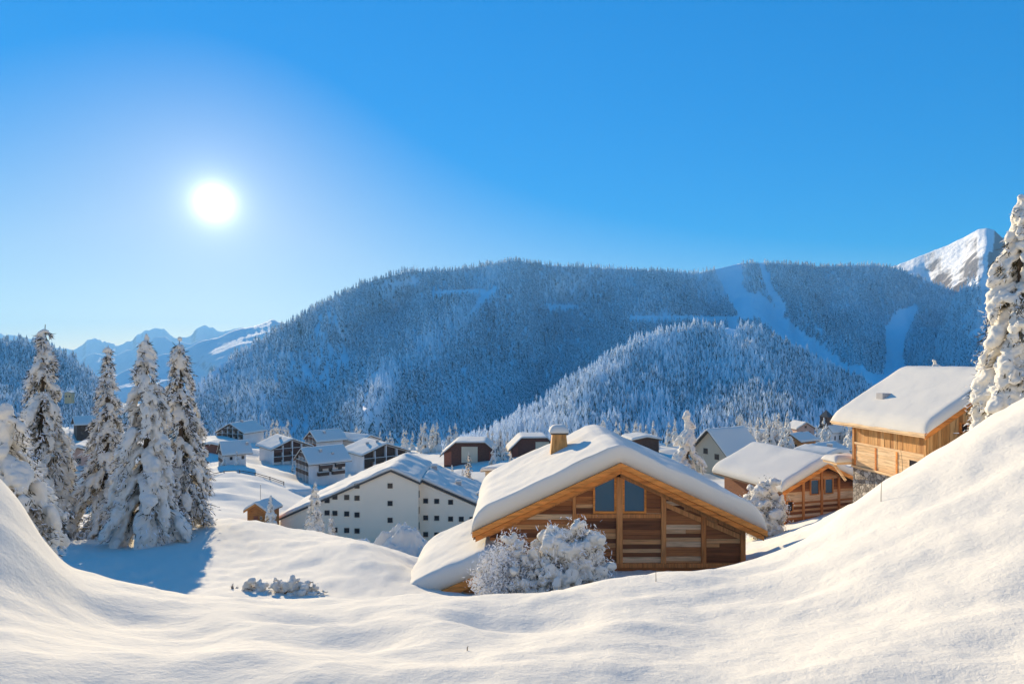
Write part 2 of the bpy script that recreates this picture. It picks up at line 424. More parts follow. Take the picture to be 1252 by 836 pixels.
# tree kinds for the far woods (used only through the woods' own node groups)
KINDS = bpy.data.collections.new('wood_kinds')
def wood_kind(i, frost):
    r_ = np.random.default_rng(100 + i); v, f, mi = [], [], []
    tiers, seg = 8, 9
    for k in range(tiers):
        zt = 1.0 - k / tiers * .92; zb = zt - .24; rad = .02 + .185 * ((k + 1) / tiers) ** .85
        b = len(v); v.append((0, 0, min(1.0, zt + .02)))
        ph = r_.random() * 6.28
        for a in range(seg * 2):
            tip = a % 2 == 0
            rr = rad * (1 if tip else .52) * r_.uniform(.8, 1.15)
            an = ph + math.pi * a / seg
            v.append((rr * math.cos(an), rr * math.sin(an), zb + (0 if tip else .09) + r_.uniform(-.02, .02)))
        for a in range(seg):
            p0, p1, p2 = b + 1 + (2 * a - 1) % (seg * 2), b + 1 + 2 * a, b + 1 + 2 * a + 1
            sn = r_.random() < frost
            f += [(b, p0, p1), (b, p1, p2)]; mi += [1 if sn else 0] * 2
    o = mesh_arrays('wood_tree', np.array(v), np.array(f), [FNEEDLE, FSNOW], smooth=False, matidx=mi)
    COL.objects.unlink(o); o.name = 'k%02d' % i; KINDS.objects.link(o)
for i, fr in enumerate((.36, .5, .62, .75, .88, .98)): wood_kind(i, fr)
def wood_nodes():
    ng = bpy.data.node_groups.new('wood', 'GeometryNodeTree')
    ng.interface.new_socket('Geometry', in_out='INPUT', socket_type='NodeSocketGeometry')
    ng.interface.new_socket('Geometry', in_out='OUTPUT', socket_type='NodeSocketGeometry')
    gi, go = ng.nodes.new('NodeGroupInput'), ng.nodes.new('NodeGroupOutput')
    ip = ng.nodes.new('GeometryNodeInstanceOnPoints'); ci = ng.nodes.new('GeometryNodeCollectionInfo')
    ci.inputs['Collection'].default_value = KINDS; ci.inputs['Separate Children'].default_value = True; ci.inputs['Reset Children'].default_value = True
    def na(t, n):
        a = ng.nodes.new('GeometryNodeInputNamedAttribute'); a.data_type = t; a.inputs['Name'].default_value = n; return a.outputs['Attribute']
    l = ng.links.new
    l(gi.outputs[0], ip.inputs['Points']); l(ci.outputs[0], ip.inputs['Instance']); ip.inputs['Pick Instance'].default_value = True
    l(na('INT', 'kind'), ip.inputs['Instance Index']); l(na('FLOAT_VECTOR', 'size'), ip.inputs['Scale']); l(na('FLOAT_VECTOR', 'turn'), ip.inputs['Rotation'])
    l(ip.outputs[0], go.inputs[0]); return ng
WOOD = wood_nodes()
def forest(hill, name, label, n, h, keep, frost, seed, tmax=1.0):
    r_ = np.random.default_rng(seed)
    px = r_.uniform(hill.p0, hill.p1, n); t = r_.uniform(0, tmax, n)
    p = hill.at(px, t); dx = hill.at(px + 2, t) - p; dt = hill.at(px, np.clip(t + .01, 0, 1.2)) - p
    ar = np.hypot(np.linalg.norm(np.cross(dx, dt), axis=1), 0); ar /= np.percentile(ar, 97)
    py, Y = hill.pyY(px, t)
    py = HY - p[:, 2] / p[:, 1] * F
    k = (r_.random(n) < ar) & keep(px, py, r_)
    p, px, py, ar = p[k], px[k], py[k], ar[k]; m = len(p)
    me = bpy.data.meshes.new(name); me.vertices.add(m); me.vertices.foreach_set('co', (p - [0, 0, .6]).astype(np.float32).ravel())
    hh = h * r_.uniform(.55, 1.3, m) * (1 + .15 * fbm(px * .08, py * .12, seed=15, o=2)) ; wd = hh * r_.uniform(.85, 1.25, m)
    fz = np.clip(frost(px, py) + .18 * fbm(px * .03, py * .03, seed=5, o=3) + r_.normal(0, .13, m), 0, .999)
    me.attributes.new('kind', 'INT', 'POINT').data.foreach_set('value', (fz * 6).astype(np.int32))
    me.attributes.new('size', 'FLOAT_VECTOR', 'POINT').data.foreach_set('vector', np.column_stack([wd, wd, hh]).astype(np.float32).ravel())
    tu = np.column_stack([r_.normal(0, .03, m), r_.normal(0, .03, m), r_.uniform(0, 6.28, m)])
    me.attributes.new('turn', 'FLOAT_VECTOR', 'POINT').data.foreach_set('vector', tu.astype(np.float32).ravel())
    o = bpy.data.objects.new(name, me); COL.objects.link(o)
    o.modifiers.new('wood', 'NODES').node_group = WOOD
    tag(o, label, 'forest', kind='stuff'); print(name, m)

main = Hill('forested_mountain', 'broad forested mountain with ski runs across the valley', 130, 1560,
    [(130, 540), (200, 497), (235, 476), (270, 446), (330, 411), (400, 368), (450, 344), (500, 333), (560, 331), (600, 323), (625, 318), (680, 325), (740, 328), (800, 331), (850, 334), (880, 328), (905, 322), (940, 321), (1000, 326), (1060, 324), (1100, 330), (1150, 350), (1200, 372), (1300, 385), (1560, 400)],
    [(130, 552), (600, 560), (1560, 545)],
    [(130, 800), (235, 930), (330, 1150), (450, 1450), (625, 1850), (905, 2000), (1150, 2150), (1560, 2200)],
    [(130, 560), (600, 640), (900, 800), (1560, 800)], .92, SLOPE,
    spurs=[([(600, 345), (540, 400), (470, 470), (430, 520)], 150, 40), ([(690, 360), (690, 440), (640, 540)], -200, 40), ([(440, 350), (350, 430), (300, 530)], 70, 40),
           ([(500, 350), (430, 440), (370, 530)], -130, 30), ([(800, 340), (770, 400), (740, 450)], 180, 36), ([(945, 330), (1000, 390), (1060, 450)], 90, 26), ([(890, 340), (960, 400), (1050, 470)], -60, 22),
           ([(1115, 350), (1095, 440)], -110, 26), ([(1040, 330), (1060, 420)], 60, 30), ([(1175, 370), (1160, 460)], 90, 28)], gully=62, rough=14, rs=.005, nu=420, nv=150)
knoll = Hill('wooded_knoll', 'steep wooded knoll rising behind the village rooftops', 540, 1300,
    [(540, 562), (600, 538), (640, 513), (700, 472), (760, 433), (800, 413), (840, 402), (890, 401), (920, 407), (960, 423), (1000, 447), (1050, 470), (1100, 495), (1200, 525), (1300, 530)],
    [(540, 566), (1300, 552)], [(540, 470), (700, 640), (840, 800), (1000, 760), (1300, 700)], [(540, 400), (1300, 430)], .85, SLOPE,
    spurs=[([(760, 430), (720, 500)], 25, 30), ([(840, 410), (850, 520)], -20, 25), ([(930, 420), (960, 520)], 25, 30)], gully=12, rough=6, rs=.01, nu=220, nv=90, cat='hill')
leftw = Hill('wooded_slope', 'shaded wooded slope at the left behind the tall spruces', -320, 220,
    [(-320, 380), (0, 419), (30, 420), (60, 427), (90, 441), (110, 458), (130, 480), (150, 504), (220, 545)], [(-320, 540), (220, 556)],
    [(-320, 1000), (60, 900), (220, 620)], [(-320, 420), (220, 520)], .9, SLOPE, rough=8, rs=.008, nu=160, nv=70, cat='hill')
spur = Hill('sunny_spur', 'wooded spur with sunlit frosted trees below the white peak', 1115, 1600,
    [(1115, 470), (1135, 440), (1150, 405), (1168, 365), (1185, 345), (1200, 338), (1230, 336), (1300, 326), (1600, 300)], [(1115, 480), (1600, 470)],
    [(1115, 1640), (1200, 1420), (1600, 1350)], [(1115, 1420), (1200, 1150), (1600, 1000)], .95, SLOPE, spurs=[([(1207, 340), (1213, 450)], -60, 10)], rough=8, rs=.008, nu=140, nv=80, cat='hill')
peak = Hill('white_peak', 'pointed snowy rock peak rising above the woods at the right', 1020, 1620,
    [(1020, 350), (1060, 338), (1100, 323), (1130, 311), (1160, 300), (1183, 289), (1195, 281), (1208, 279), (1216, 281), (1228, 292), (1252, 301), (1300, 312), (1400, 330), (1620, 350)], [(1020, 430), (1620, 430)],
    [(1020, 2950), (1208, 2500), (1620, 2400)], [(1020, 2300), (1208, 1750), (1620, 1700)], 1.0, ROCK, spurs=[([(1212, 283), (1200, 330), (1190, 380)], 110, 20), ([(1130, 315), (1140, 380)], -60, 18)], rough=34, rs=.011, nu=400, nv=140, ridge_rough=1.3)
sunr = Hill('bare_ridge', 'bare snowy ridge catching low sunlight beyond the forested mountain', 60, 520,
    [(60, 480), (150, 452), (230, 424), (270, 409), (300, 400), (330, 391), (345, 392), (400, 405), (520, 420)], [(60, 500), (520, 490)],
    [(60, 2600), (330, 3300), (520, 3300)], [(60, 2200), (520, 2300)], 1.0, ROCKFAR, spurs=[([(335, 395), (270, 440)], 220, 22)], rough=30, rs=.004, nu=240, nv=80, ridge_rough=2)
far1 = Hill('distant_range', 'pale blue distant range low on the horizon at the left', -500, 620,
    [(-500, 380), (-100, 400), (0, 404), (20, 411), (60, 420), (100, 421), (130, 415), (150, 416), (175, 408), (200, 407), (220, 412), (235, 407), (250, 400), (262, 399), (280, 404), (310, 398), (400, 400), (620, 410)], [(-500, 460), (620, 470)],
    [(-500, 7600), (620, 7600)], [(-500, 6200), (620, 6200)], 1.0, ROCKFAR, rough=90, rs=.0016, nu=420, nv=80, ridge_rough=5)
far2 = Hill('distant_shoulder', 'dark blue shoulder in front of the distant range', -400, 420,
    [(-400, 420), (0, 432), (100, 440), (130, 432), (160, 424), (200, 416), (240, 419), (300, 414), (420, 430)], [(-400, 480), (420, 480)],
    [(-400, 5200), (420, 5200)], [(-400, 4200), (420, 4200)], 1.0, ROCKFAR, rough=60, rs=.002, nu=260, nv=60, ridge_rough=4)

PISTES = [[(872, 322), (906, 322), (912, 335), (905, 345), (915, 358), (935, 362), (952, 382), (976, 402), (1000, 420), (1030, 444), (1060, 455), (1092, 460), (1092, 474), (1050, 474), (1010, 456), (985, 441), (955, 416), (935, 402), (905, 385), (890, 360)],
          [(926, 316), (932, 316), (945, 350), (963, 380), (955, 382), (938, 352)],
          [(1098, 380), (1122, 372), (1118, 385), (1106, 410), (1104, 440), (1112, 455), (1078, 465), (1084, 430), (1082, 400)],
          [(1060, 462), (1300, 455), (1300, 480), (1060, 485)],
          [(528, 353), (592, 350), (600, 357), (560, 362), (530, 362)], [(668, 370), (706, 370), (712, 376), (672, 378)], [(474, 343), (508, 341), (508, 348), (476, 350)],
          [(770, 383), (908, 384), (905, 392), (770, 391)], [(890, 392), (915, 392), (910, 405), (890, 405)], [(585, 362), (606, 346), (610, 352), (580, 382), (566, 392)],
          [(735, 318), (792, 321), (792, 328), (735, 326)]]
ISLES = [[(908, 334), (920, 326), (936, 350), (930, 358), (914, 355)], [(900, 392), (930, 392), (948, 412), (915, 415)]]
def keep_main(px, py, r_):
    k = np.ones(px.shape, bool)
    for n_, q in enumerate(PISTES):
        for dy in ((0, 3, 6) if n_ < 4 else (3,)): k &= ~inpoly(px, py - dy, q)
    for q in ISLES: k |= inpoly(px, py, q)
    # bare crest between the runs and thinner scattered patches on the left flank
    thin = (fbm(px * .02, py * .03, seed=61, o=3) > .55) & (px < 480)
    return k & ~(thin & (r_.random(px.shape) < .6))
forest(main, 'mountain_forest', 'dense frosted conifer forest covering the broad mountain', 165000, 15.3, keep_main,
       lambda px, py: .50 + .18 * np.clip((470 - px) / 250, 0, 1) + .10 * np.clip((360 - py) / 40, 0, 1) + .35 * np.exp(-(polydist(px, py, [(600, 350), (560, 385), (470, 470)]) / 16) ** 2) + .3 * np.exp(-(polydist(px, py, [(850, 335), (880, 360), (905, 345)]) / 18) ** 2), 1)
forest(knoll, 'knoll_forest', 'white frosted conifer forest on the near knoll', 30000, 14.5, lambda px, py, r_: ~inpoly(px, py, [(885, 395), (905, 395), (900, 420), (888, 420)]),
       lambda px, py: .66 + .26 * np.exp(-(polydist(px, py, [(590, 540), (700, 465), (800, 405), (900, 395)]) / 28) ** 2) + .1 * np.clip((py - 500) / 40, 0, 1), 2)  # real frost, plus sunlight on the left crest put in as whiter trees
forest(leftw, 'slope_forest', 'dark snowy conifer forest on the shaded slope at the left', 24000, 13, lambda px, py, r_: np.ones(px.shape, bool), lambda px, py: .5 + 0 * px, 3)
forest(spur, 'spur_forest', 'sunlit frosted conifers on the spur below the white peak', 16000, 16, lambda px, py, r_: ~inpoly(px, py, [(1200, 330), (1216, 330), (1226, 470), (1200, 470)]) & ~((py < 352) & (r_.random(px.shape) < .6)), lambda px, py: .74 + 0 * px, 4)
# ------------------------------------------------------------------ roof snow
def edge_grid(lo, hi, e, n):
    m = np.linspace(lo + e, hi - e, n)
    k = e * (1 - np.cos(np.linspace(0, math.pi / 2, 6)[:-1]))
    return np.concatenate([lo + k, m, hi - k[::-1]])
def snow_cap(name, parent, zfun, x0, x1, y0, y1, T, ex=.5, ey=.4, lip=.25, lipx=None, soft=.5, seed=1, nx=40, ny=26, m=None, amp=.06, wob=.0, ridge=None):
    """a thick blanket of snow lying on the roof surface zfun(x); soft rounds the ridge"""
    ex = min(ex, (x1 - x0) * .45); ey = min(ey, (y1 - y0) * .45)
    X = edge_grid(x0, x1, ex, nx); Y = edge_grid(y0, y1, ey, ny)
    gx, gy = np.meshgrid(X, Y, indexing='ij'); sh = gx.shape
    lipx = lip if lipx is None else lipx
    def ef(d, e, l): 
        u = np.clip(d / e, 0, 1); return l + (1 - l) * np.sqrt(1 - (1 - u) ** 2)
    th = T * ef(np.minimum(gx - x0, x1 - gx), ex, lipx) * ef(np.minimum(gy - y0, y1 - gy), ey, lip)
    s = soft
    zs = (zfun(gx - s) + 2 * zfun(gx) + zfun(gx + s)) / 4 if s else zfun(gx)
    top = zs + th + amp * th / T * fbm(gx * .5 + seed * 7, gy * .5, seed=seed, o=3) + amp * .25 * th / T * fbm(gx * 2 + seed, gy * 2, seed=seed + 9, o=2)
    bot = zfun(gx) + .004
    top = np.maximum(top, bot + .02)
    ox = gx + wob * fbm(gy * .6 + seed, gx * .3, seed=seed + 4, o=2) * (np.minimum(gx - x0, x1 - gx) < ex)
    oy = gy + wob * fbm(gx * .6 + seed, gy * .3, seed=seed + 5, o=2) * (np.minimum(gy - y0, y1 - gy) < ey)
    v = np.vstack([np.column_stack([ox.ravel(), oy.ravel(), top.ravel()]), np.column_stack([gx.ravel(), gy.ravel(), bot.ravel()])])
    n0, n1 = sh; k = n0 * n1
    i = np.arange(n0 - 1)[:, None] * n1 + np.arange(n1 - 1)[None]
    q = np.stack([i, i + n1, i + n1 + 1, i + 1], -1).reshape(-1, 4)
    f = [q, (q + k)[:, ::-1]]
    for seq in (np.arange(n1), (n0 - 1) * n1 + np.arange(n1)[::-1], np.arange(n0)[::-1] * n1, np.arange(n0) * n1 + n1 - 1):
        f.append(np.column_stack([seq[:-1], seq[1:], seq[1:] + k, seq[:-1] + k]))
    return mesh_arrays(name, v, f, m or SNOWR, parent)
def roof_slabs(name, parent, zr, xl, xr, tl, tr, y0, y1, t, m):
    """two-sided roof: ridge height zr at x=0, eaves at xl<0<xr, slopes tl, tr; top surface at zr"""
    b = MB()
    b.prism([(xl, zr + xl * tl), (0, zr), (xr, zr - xr * tr), (xr, zr - xr * tr - t), (0, zr - t), (xl, zr + xl * tl - t)], y0, y1)
    return b.build(name, m, parent)
def gablez(zr, tl, tr):
    return lambda x: np.where(x < 0, zr + x * tl, zr - x * tr)
def gable_poly(xl, xr, z0, zr, tl, tr):
    return [(xl, z0), (xr, z0), (xr, zr - xr * tr), (0, zr), (xl, zr + xl * tl)]
def win_front(parent, x, z, w, h, y=0, frame=None, glass=None, d=.06, ft=.07, name='window', tops=None):
    """window set on a wall whose outer face is at y (normal -y): frame ring standing proud, pane inside"""
    f = MB(); ft = min(ft, w * .2)
    f.box(x - w / 2, x + w / 2, y - d, y + .02, z, z + ft); f.box(x - w / 2, x + w / 2, y - d, y + .02, z + h - ft, z + h)
    f.box(x - w / 2, x - w / 2 + ft, y - d, y + .02, z + ft, z + h - ft); f.box(x + w / 2 - ft, x + w / 2, y - d, y + .02, z + ft, z + h - ft)
    o = f.build(name, frame or REVEAL, parent)
    p = MB().box(x - w / 2 + ft, x + w / 2 - ft, y - d * .4, y + .01, z + ft, z + h - ft).build('pane', glass or DGLASS, o)
    return o
def win_side(parent, xf, y, z, w, h, sgn=1, frame=None, glass=None, d=.06, ft=.07, name='window'):
    f = MB(); ft = min(ft, w * .2); a, b = (xf - .02, xf + d) if sgn > 0 else (xf - d, xf + .02)
    f.box(a, b, y - w / 2, y + w / 2, z, z + ft); f.box(a, b, y - w / 2, y + w / 2, z + h - ft, z + h)
    f.box(a, b, y - w / 2, y - w / 2 + ft, z + ft, z + h - ft); f.box(a, b, y + w / 2 - ft, y + w / 2, z + ft, z + h - ft)
    o = f.build(name, frame or REVEAL, parent)
    a, b = (xf - .01, xf + d * .4) if sgn > 0 else (xf - d * .4, xf + .01)
    MB().box(a, b, y - w / 2 + ft, y + w / 2 - ft, z + ft, z + h - ft).build('pane', glass or DGLASS, o)
    return o
def boards(b, x0, x1, z0, z1, y, top=None, h=.2, d=.05, rr=(0, 1), gap=.008):
    """horizontal boards between two posts, cut along the roof lines in top = [(a,b,c)...] a*x+b*z<=c; outer face near y"""
    z = z0
    while z < z1 - .02:
        hh = min(h * random.uniform(.8, 1.25), z1 - z)
        cut = [x0] + ([random.uniform(x0 + .3 * (x1 - x0), x0 + .7 * (x1 - x0))] if random.random() < .09 and x1 - x0 > 1.4 else []) + [x1]
        for a, c in zip(cut[:-1], cut[1:]):
            poly = [(a + gap / 2, z), (c - gap / 2, z), (c - gap / 2, z + hh - gap), (a + gap / 2, z + hh - gap)]
            for t in top or []: poly = clip(poly, *t)
            if len(poly) > 2: b.prism(poly, y - d - random.uniform(0, .025), y, random.uniform(*rr))
        z += hh

# ------------------------------------------------------------------ the large weathered chalet in the centre
Yw = 28.0; k = Yw / F
o3 = P(757, 700, Yw); o3[0] = P(755, 700, Yw)[0]
ch = empty('wooden_chalet', o3, 0, 'large weathered plank chalet with two trapezoid gable windows, deep roof snow and a wooden chimney', 'chalet')
TN = .468; fz = (700 - 567) / F * 27.1 + (27.1 - Yw) * 0   # outer roof apex above the base, seen at the verge
zr = P(757, 567, 27.1)[2] - o3[2]
lx = lambda px, Y=Yw: P(px, 0, Y)[0] - o3[0]
lz = lambda py, Y=Yw: P(0, py, Y)[2] - o3[2]
XR, XL = 6.35, -6.45; WR, WL = 5.72, -5.75; LEN = 8.2
zb = zr - .42                                   # underside of the roof at the ridge
roof = roof_slabs('roof', ch, zr - .03, XL, XR, TN, TN, -.80, LEN, .30, SOFFIT)
for s_, xe in ((-1, XL), (1, XR)):              # barge boards: an outer board over a set-back inner one
    b = MB(); b.prism([(0, zr + .05), (xe - s_ * -.04, zr + .05 - abs(xe) * TN), (xe - s_ * -.04, zr - .20 - abs(xe) * TN), (0, zr - .20)], -.93, -.803, .8)
    b.prism([(0, zr - .203), (xe - s_ * .1, zr - .203 - (abs(xe) - .1) * TN), (xe - s_ * .1, zr - .44 - (abs(xe) - .1) * TN), (0, zr - .44)], -.88, -.76, .3)
    b.build('barge_board', ORANGE, ch, bevel=.012)
    b = MB(); b.prism([(s_ * .12, zr - .52), (xe * .9, zr - .49 - abs(xe) * .9 * TN), (xe * .9, zr - .68 - abs(xe) * .9 * TN), (s_ * .12, zr - .75)], -.16, -.004, .5)
    b.build('rafter', OLDPOST, ch, bevel=.01)
tops = [(TN, 1, zb - .02), (-TN, 1, zb - .02)]
w = MB(); w.prism([(WL + .1, -3), (WR - .1, -3), (WR - .1, zb - .3 - WR * TN), (0, zb - .3), (WL + .1, zb - .3 + WL * TN)], .07, LEN - .8, .1)
bx_ = [WL, lx(689), lx(757) - .15 , lx(757) + .15, lx(811), lx(860), WR]
wl = [lx(725), lx(790)]; wz0, wz1 = lz(627), lz(579)
for a, c in ((WL, lx(700)), (lx(704), lx(753)), (lx(761), lx(808)), (lx(814), lx(857)), (lx(863), lx(905))):
    if a < wl[1] and c > wl[0]:                 # bays with the windows: boards up to the sill, then beside the glass
        boards(w, a, c, lz(691), wz0 - .22, .06, tops)
        for p0, p1 in ((a, wl[0]), (wl[1], c)):
            if p1 - p0 > .05 and p0 >= a and p1 <= c: boards(w, p0, p1, wz0 - .21, zr, .06, tops)
    else: boards(w, a, c, lz(691), zr, .06, tops)
boards(w, WL, WR, -2.5, lz(693), .06, tops)
w.build('wall', OLDWOOD, ch)
b = MB(); b.box(WR, WR + .05, .08, LEN - .8, -3, zb - WR * TN - .1); b.build('side_wall', OLDWOOD, ch)
for a, c in ((700, 704), (753.4, 761), (808, 814), (857, 863)):
    x0, x1 = lx(a), lx(c); zt = zb - .06 - max(abs(x0), abs(x1)) * TN
    if a == 753.4: zt = zb - .3
    MB().box(x0, x1, -.10, .055, lz(691), zt).build('post', OLDPOST, ch, bevel=.012)
MB().box(lx(905), lx(911), -.09, .2, -2.5, zb - .05 - lx(911) * TN).build('post', OLDPOST, ch, bevel=.012)
MB().box(WL, lx(905), -.12, .05, lz(693) , lz(687.5), .2).build('sill_beam', OLDPOST, ch, bevel=.012)
for a, c in ((704, 753.4), (761, 808)):
    MB().box(lx(a), lx(c), -.07, .05, wz0 - .21, wz0 - .03, .4).build('rail', OLDPOST, ch, bevel=.01)
b = MB(); b.prism([(lx(814), lz(614)), (lx(905), lz(653)), (lx(905), lz(659)), (lx(814), lz(620))], -.03, .02, .9); b.build('brace', OLDPOST, ch)
for x0, x1 in ((lx(725), lx(753.4)), (lx(761), lx(790))):   # the two trapezoid windows
    poly = [(x0, wz0), (x1, wz0), (x1, zb - .08 - abs(x1) * TN), (x0, zb - .08 - abs(x0) * TN)]
    ft = .09; ip = [(x0 + ft, wz0 + ft), (x1 - ft, wz0 + ft), (x1 - ft, zb - .08 - abs(x1 - ft) * TN - ft), (x0 + ft, zb - .08 - abs(x0 + ft) * TN - ft)]
    f = MB()
    for i in range(4):
        j = (i + 1) % 4; f.prism([poly[i], poly[j], ip[j], ip[i]], -.06, .055, .7)
    fo = f.build('window', ORANGE, ch)
    MB().prism(ip, .0, .05).build('pane', GLASS, fo)
sm = snow_cap('roof_snow', ch, gablez(zr - .03, TN, TN), XL - .12, XR + .12, -.78, LEN + .15, 0.92, ex=.75, ey=.14, lip=.72, lipx=.14, soft=.5, seed=3, nx=90, ny=40, amp=.06, wob=.05)
# chimney clad in wood, flaring down, with a cap of snow
cx_, cy_ = lx(684, 32.5), 4.9; cz = zr - abs(cx_) * TN
b = MB(); h0, h1 = .54, .36; zt = lz(530, 32.9)
b.add([(cx_ + i * h0, cy_ + j * h0, cz - .1) for i, j in ((-1, -1), (1, -1), (1, 1), (-1, 1))] + [(cx_ + i * h1, cy_ + j * h1, zt) for i, j in ((-1, -1), (1, -1), (1, 1), (-1, 1))],
      [(3, 2, 1, 0), (4, 5, 6, 7), (0, 1, 5, 4), (1, 2, 6, 5), (2, 3, 7, 6), (3, 0, 4, 7)], .4)
chim = b.build('chimney', LARCHV, ch, bevel=.01)
MB().box(cx_ - .46, cx_ + .46, cy_ - .46, cy_ + .46, zt + .003, zt + .08).build('chimney_slab', DARKM, chim)
snow_cap('chimney_snow', chim, lambda x: x * 0 + zt + .083, cx_ - .52, cx_ + .52, cy_ - .52, cy_ + .52, .40, ex=.4, ey=.4, lip=.1, soft=0, seed=8, nx=10, ny=10)
# lower lean-to at the left with its own roof and snow
ax0, ax1 = lx(512, 26.4), lx(612, 26.4); az1 = lz(692, 26.4); at = .43
zf = lambda x: az1 - (ax1 - x) * at
b = MB(); b.prism([(ax0, zf(ax0)), (ax1, zf(ax1)), (ax1, zf(ax1) - .26), (ax0, zf(ax0) - .26)], -1.6, 5.5); lean = b.build('lean_to_roof', SOFFIT, ch)
b = MB(); b.prism([(ax0 - .05, zf(ax0) + .06), (ax1, zf(ax1) + .06), (ax1, zf(ax1) - .34), (ax0 - .05, zf(ax0) - .34)], -1.73, -1.603, .6); b.build('barge_board', ORANGE, lean, bevel=.012)
w = MB(); boards(w, ax0 + .5, ax1, -4, az1, -.95, [(-at, 1, zf(0) - .3)]); w.box(ax0 + .5, ax1, -.94, 5, -4, zf(ax0 + .5) - .35); w.build('lean_to_wall', OLDWOOD, ch)
snow_cap('lean_to_snow', lean, zf, ax0 - .95, ax1 + .1, -1.6, 5.6, .95, ex=1.1, ey=.35, lip=.5, lipx=.1, soft=0, seed=5, nx=40, ny=30, amp=.06, wob=.04)

# ------------------------------------------------------------------ the larch chalet on the right slope
B_ = P(1131.6, 531, 34.0); A_ = P(1016, 515.5, 0); 
ez = B_[2]
u2 = np.array([-.15, .989])                      # along the eave, away from the viewer
v2 = np.array([u2[1], -u2[0]])                   # towards the ridge (right)
rz = math.atan2(v2[1], v2[0])
rc = empty('larch_chalet', B_, rz, 'pale larch chalet on a stone base with one smooth snow roof on the right slope', 'chalet')
# local frame: x to the ridge, y along the eave; origin at the near eave corner, z=0 is the roof's top edge there
EL_, HW, tn = 6.5, 5.4, .60
def zroof(x): return np.where(x < HW, x * tn, HW * tn - (x - HW) * tn)
zrf = lambda x: float(zroof(np.array([x]))[0])
b = MB(); b.prism([(0, 0), (HW, HW * tn), (2 * HW, 0), (2 * HW, -.22), (HW, HW * tn - .22), (0, -.22)], 0, EL_ + 1.2); b.build('roof', SOFFIT, rc)
b = MB(); b.box(-.10, -.002, -.05, EL_ + 1.2, -.20, .05, .9); b.build('eave_board', LARCHH, rc, bevel=.01)
b = MB(); b.box(-.17, -.103, -.1, EL_ + 1.25, -.10, .02, .9); b.build('gutter', LARCHH, rc, bevel=.02)
b = MB(); b.prism([(-.08, .06), (HW, HW * tn + .06), (HW, HW * tn - .26), (-.08, -.28)], -.12, -.003, .5); b.prism([(2 * HW, .06), (HW, HW * tn + .06), (HW, HW * tn - .26), (2 * HW, -.28)], -.12, -.003, .2); b.build('barge_board', ORANGE, rc, bevel=.01)
wx, wy = .62, .55; wb = -2.75                    # set-back walls
w = MB(); w.box(wx + .05, 2 * HW - wx, wy + .05, EL_, -5.5, wx * tn - .25); w.prism([(wx + .05, wx * tn - .26), (HW, HW * tn - .26), (2 * HW - wx, wx * tn - .26)], wy + .05, EL_); 
y = wy
while y < EL_ - .05:                             # eave side: upright boards above, level boards below
    d = random.uniform(.16, .30); w.box(wx - random.uniform(0, .02), wx + .05, y + .004, min(EL_, y + d) - .004, -1.22, wx * tn - .24); y += d
w.build('wall', LARCHV, rc)
w = MB(); y = wy + .05
for y0, y1 in ((wy, 2.7), (2.8, 4.4), (4.5, EL_)):
    z = wb
    while z < -1.36:
        w.box(wx - .03 + random.uniform(-.01, .01), wx + .05, y0 + .01, y1 - .01, z + .004, z + .2 - .004); z += .2
w.build('lower_wall', LARCHH, rc)
b = MB(); b.box(wx - .08, wx + .04, wy - .05, EL_, -1.36, -1.22, .5); b.build('rail', LARCHH, rc, bevel=.01)
for y in (2.75, 4.45, 6.3):
    MB().box(wx - .07, wx + .04, y - .06, y + .06, wb, -1.362).build('post', ORANGE, rc, bevel=.01)
for y in (EL_ - .08, wy + .08):
    MB().box(wx - .09, wx + .08, y - .09, y + .09, wb, wx * tn - .24).build('corner_post', LARCHV, rc, bevel=.01)
MB().box(wx - .14, wx + .04, wy, EL_ + .05, wb - .14, wb - .003, .4).build('sill_beam', LARCHH, rc, bevel=.01)
w = MB(); x = wx
while x < 2 * HW - wx:                           # gable end towards the viewer: upright boards under the verge
    d = random.uniform(.18, .32); xe = min(2 * HW - wx, x + d)
    w.prism([(x + .004, -5.5), (xe - .004, -5.5), (xe - .004, zrf(xe) - .27), (x + .004, zrf(x) - .27)], wy - random.uniform(0, .025), wy + .05); x = xe
w.build('gable_wall', LARCHV, rc)
win_front(rc, 2.9, .0, .5, .55, wy - .03, ORANGE, DGLASS)
win_side(rc, wx - .035, 1.35, -2.1, .95, .5, -1, LARCHH, DGLASS)
MB().box(wx - .02, 2 * HW, wy - .01, EL_ + .02, -7, wb - .145).build('stone_base', STONE, rc)
snow_cap('roof_snow', rc, zroof, -.12, 2 * HW + .1, -.1, EL_ + 1.3, .62, ex=.55, ey=.42, lip=.2, lipx=.12, soft=.5, seed=12, nx=60, ny=30, amp=.03, wob=.03)
MB().box(1.6, 2.2, EL_ - 1.4, EL_ - .8, 1.0, zrf(1.9) + .82).build('roof_vent', GREYW, rc, bevel=.03)
# small porch roof on the far end
b = MB(); b.box(-.5, 1.4, EL_ + .1, EL_ + 1.5, -2.75, -2.60, .6); po = b.build('porch_roof', LARCHH, rc)
snow_cap('porch_snow', po, lambda x: x * 0 - 2.595, -.6, 1.45, EL_ + .08, EL_ + 1.6, .42, ex=.4, ey=.4, lip=.15, soft=0, seed=13, nx=14, ny=14)
b = MB(); b.bar((-.3, EL_ + .7, -2.76), (.58, EL_ + .7, -3.9), .14, .14, .6); b.build('porch_bracket', LARCHH, rc, bevel=.01)

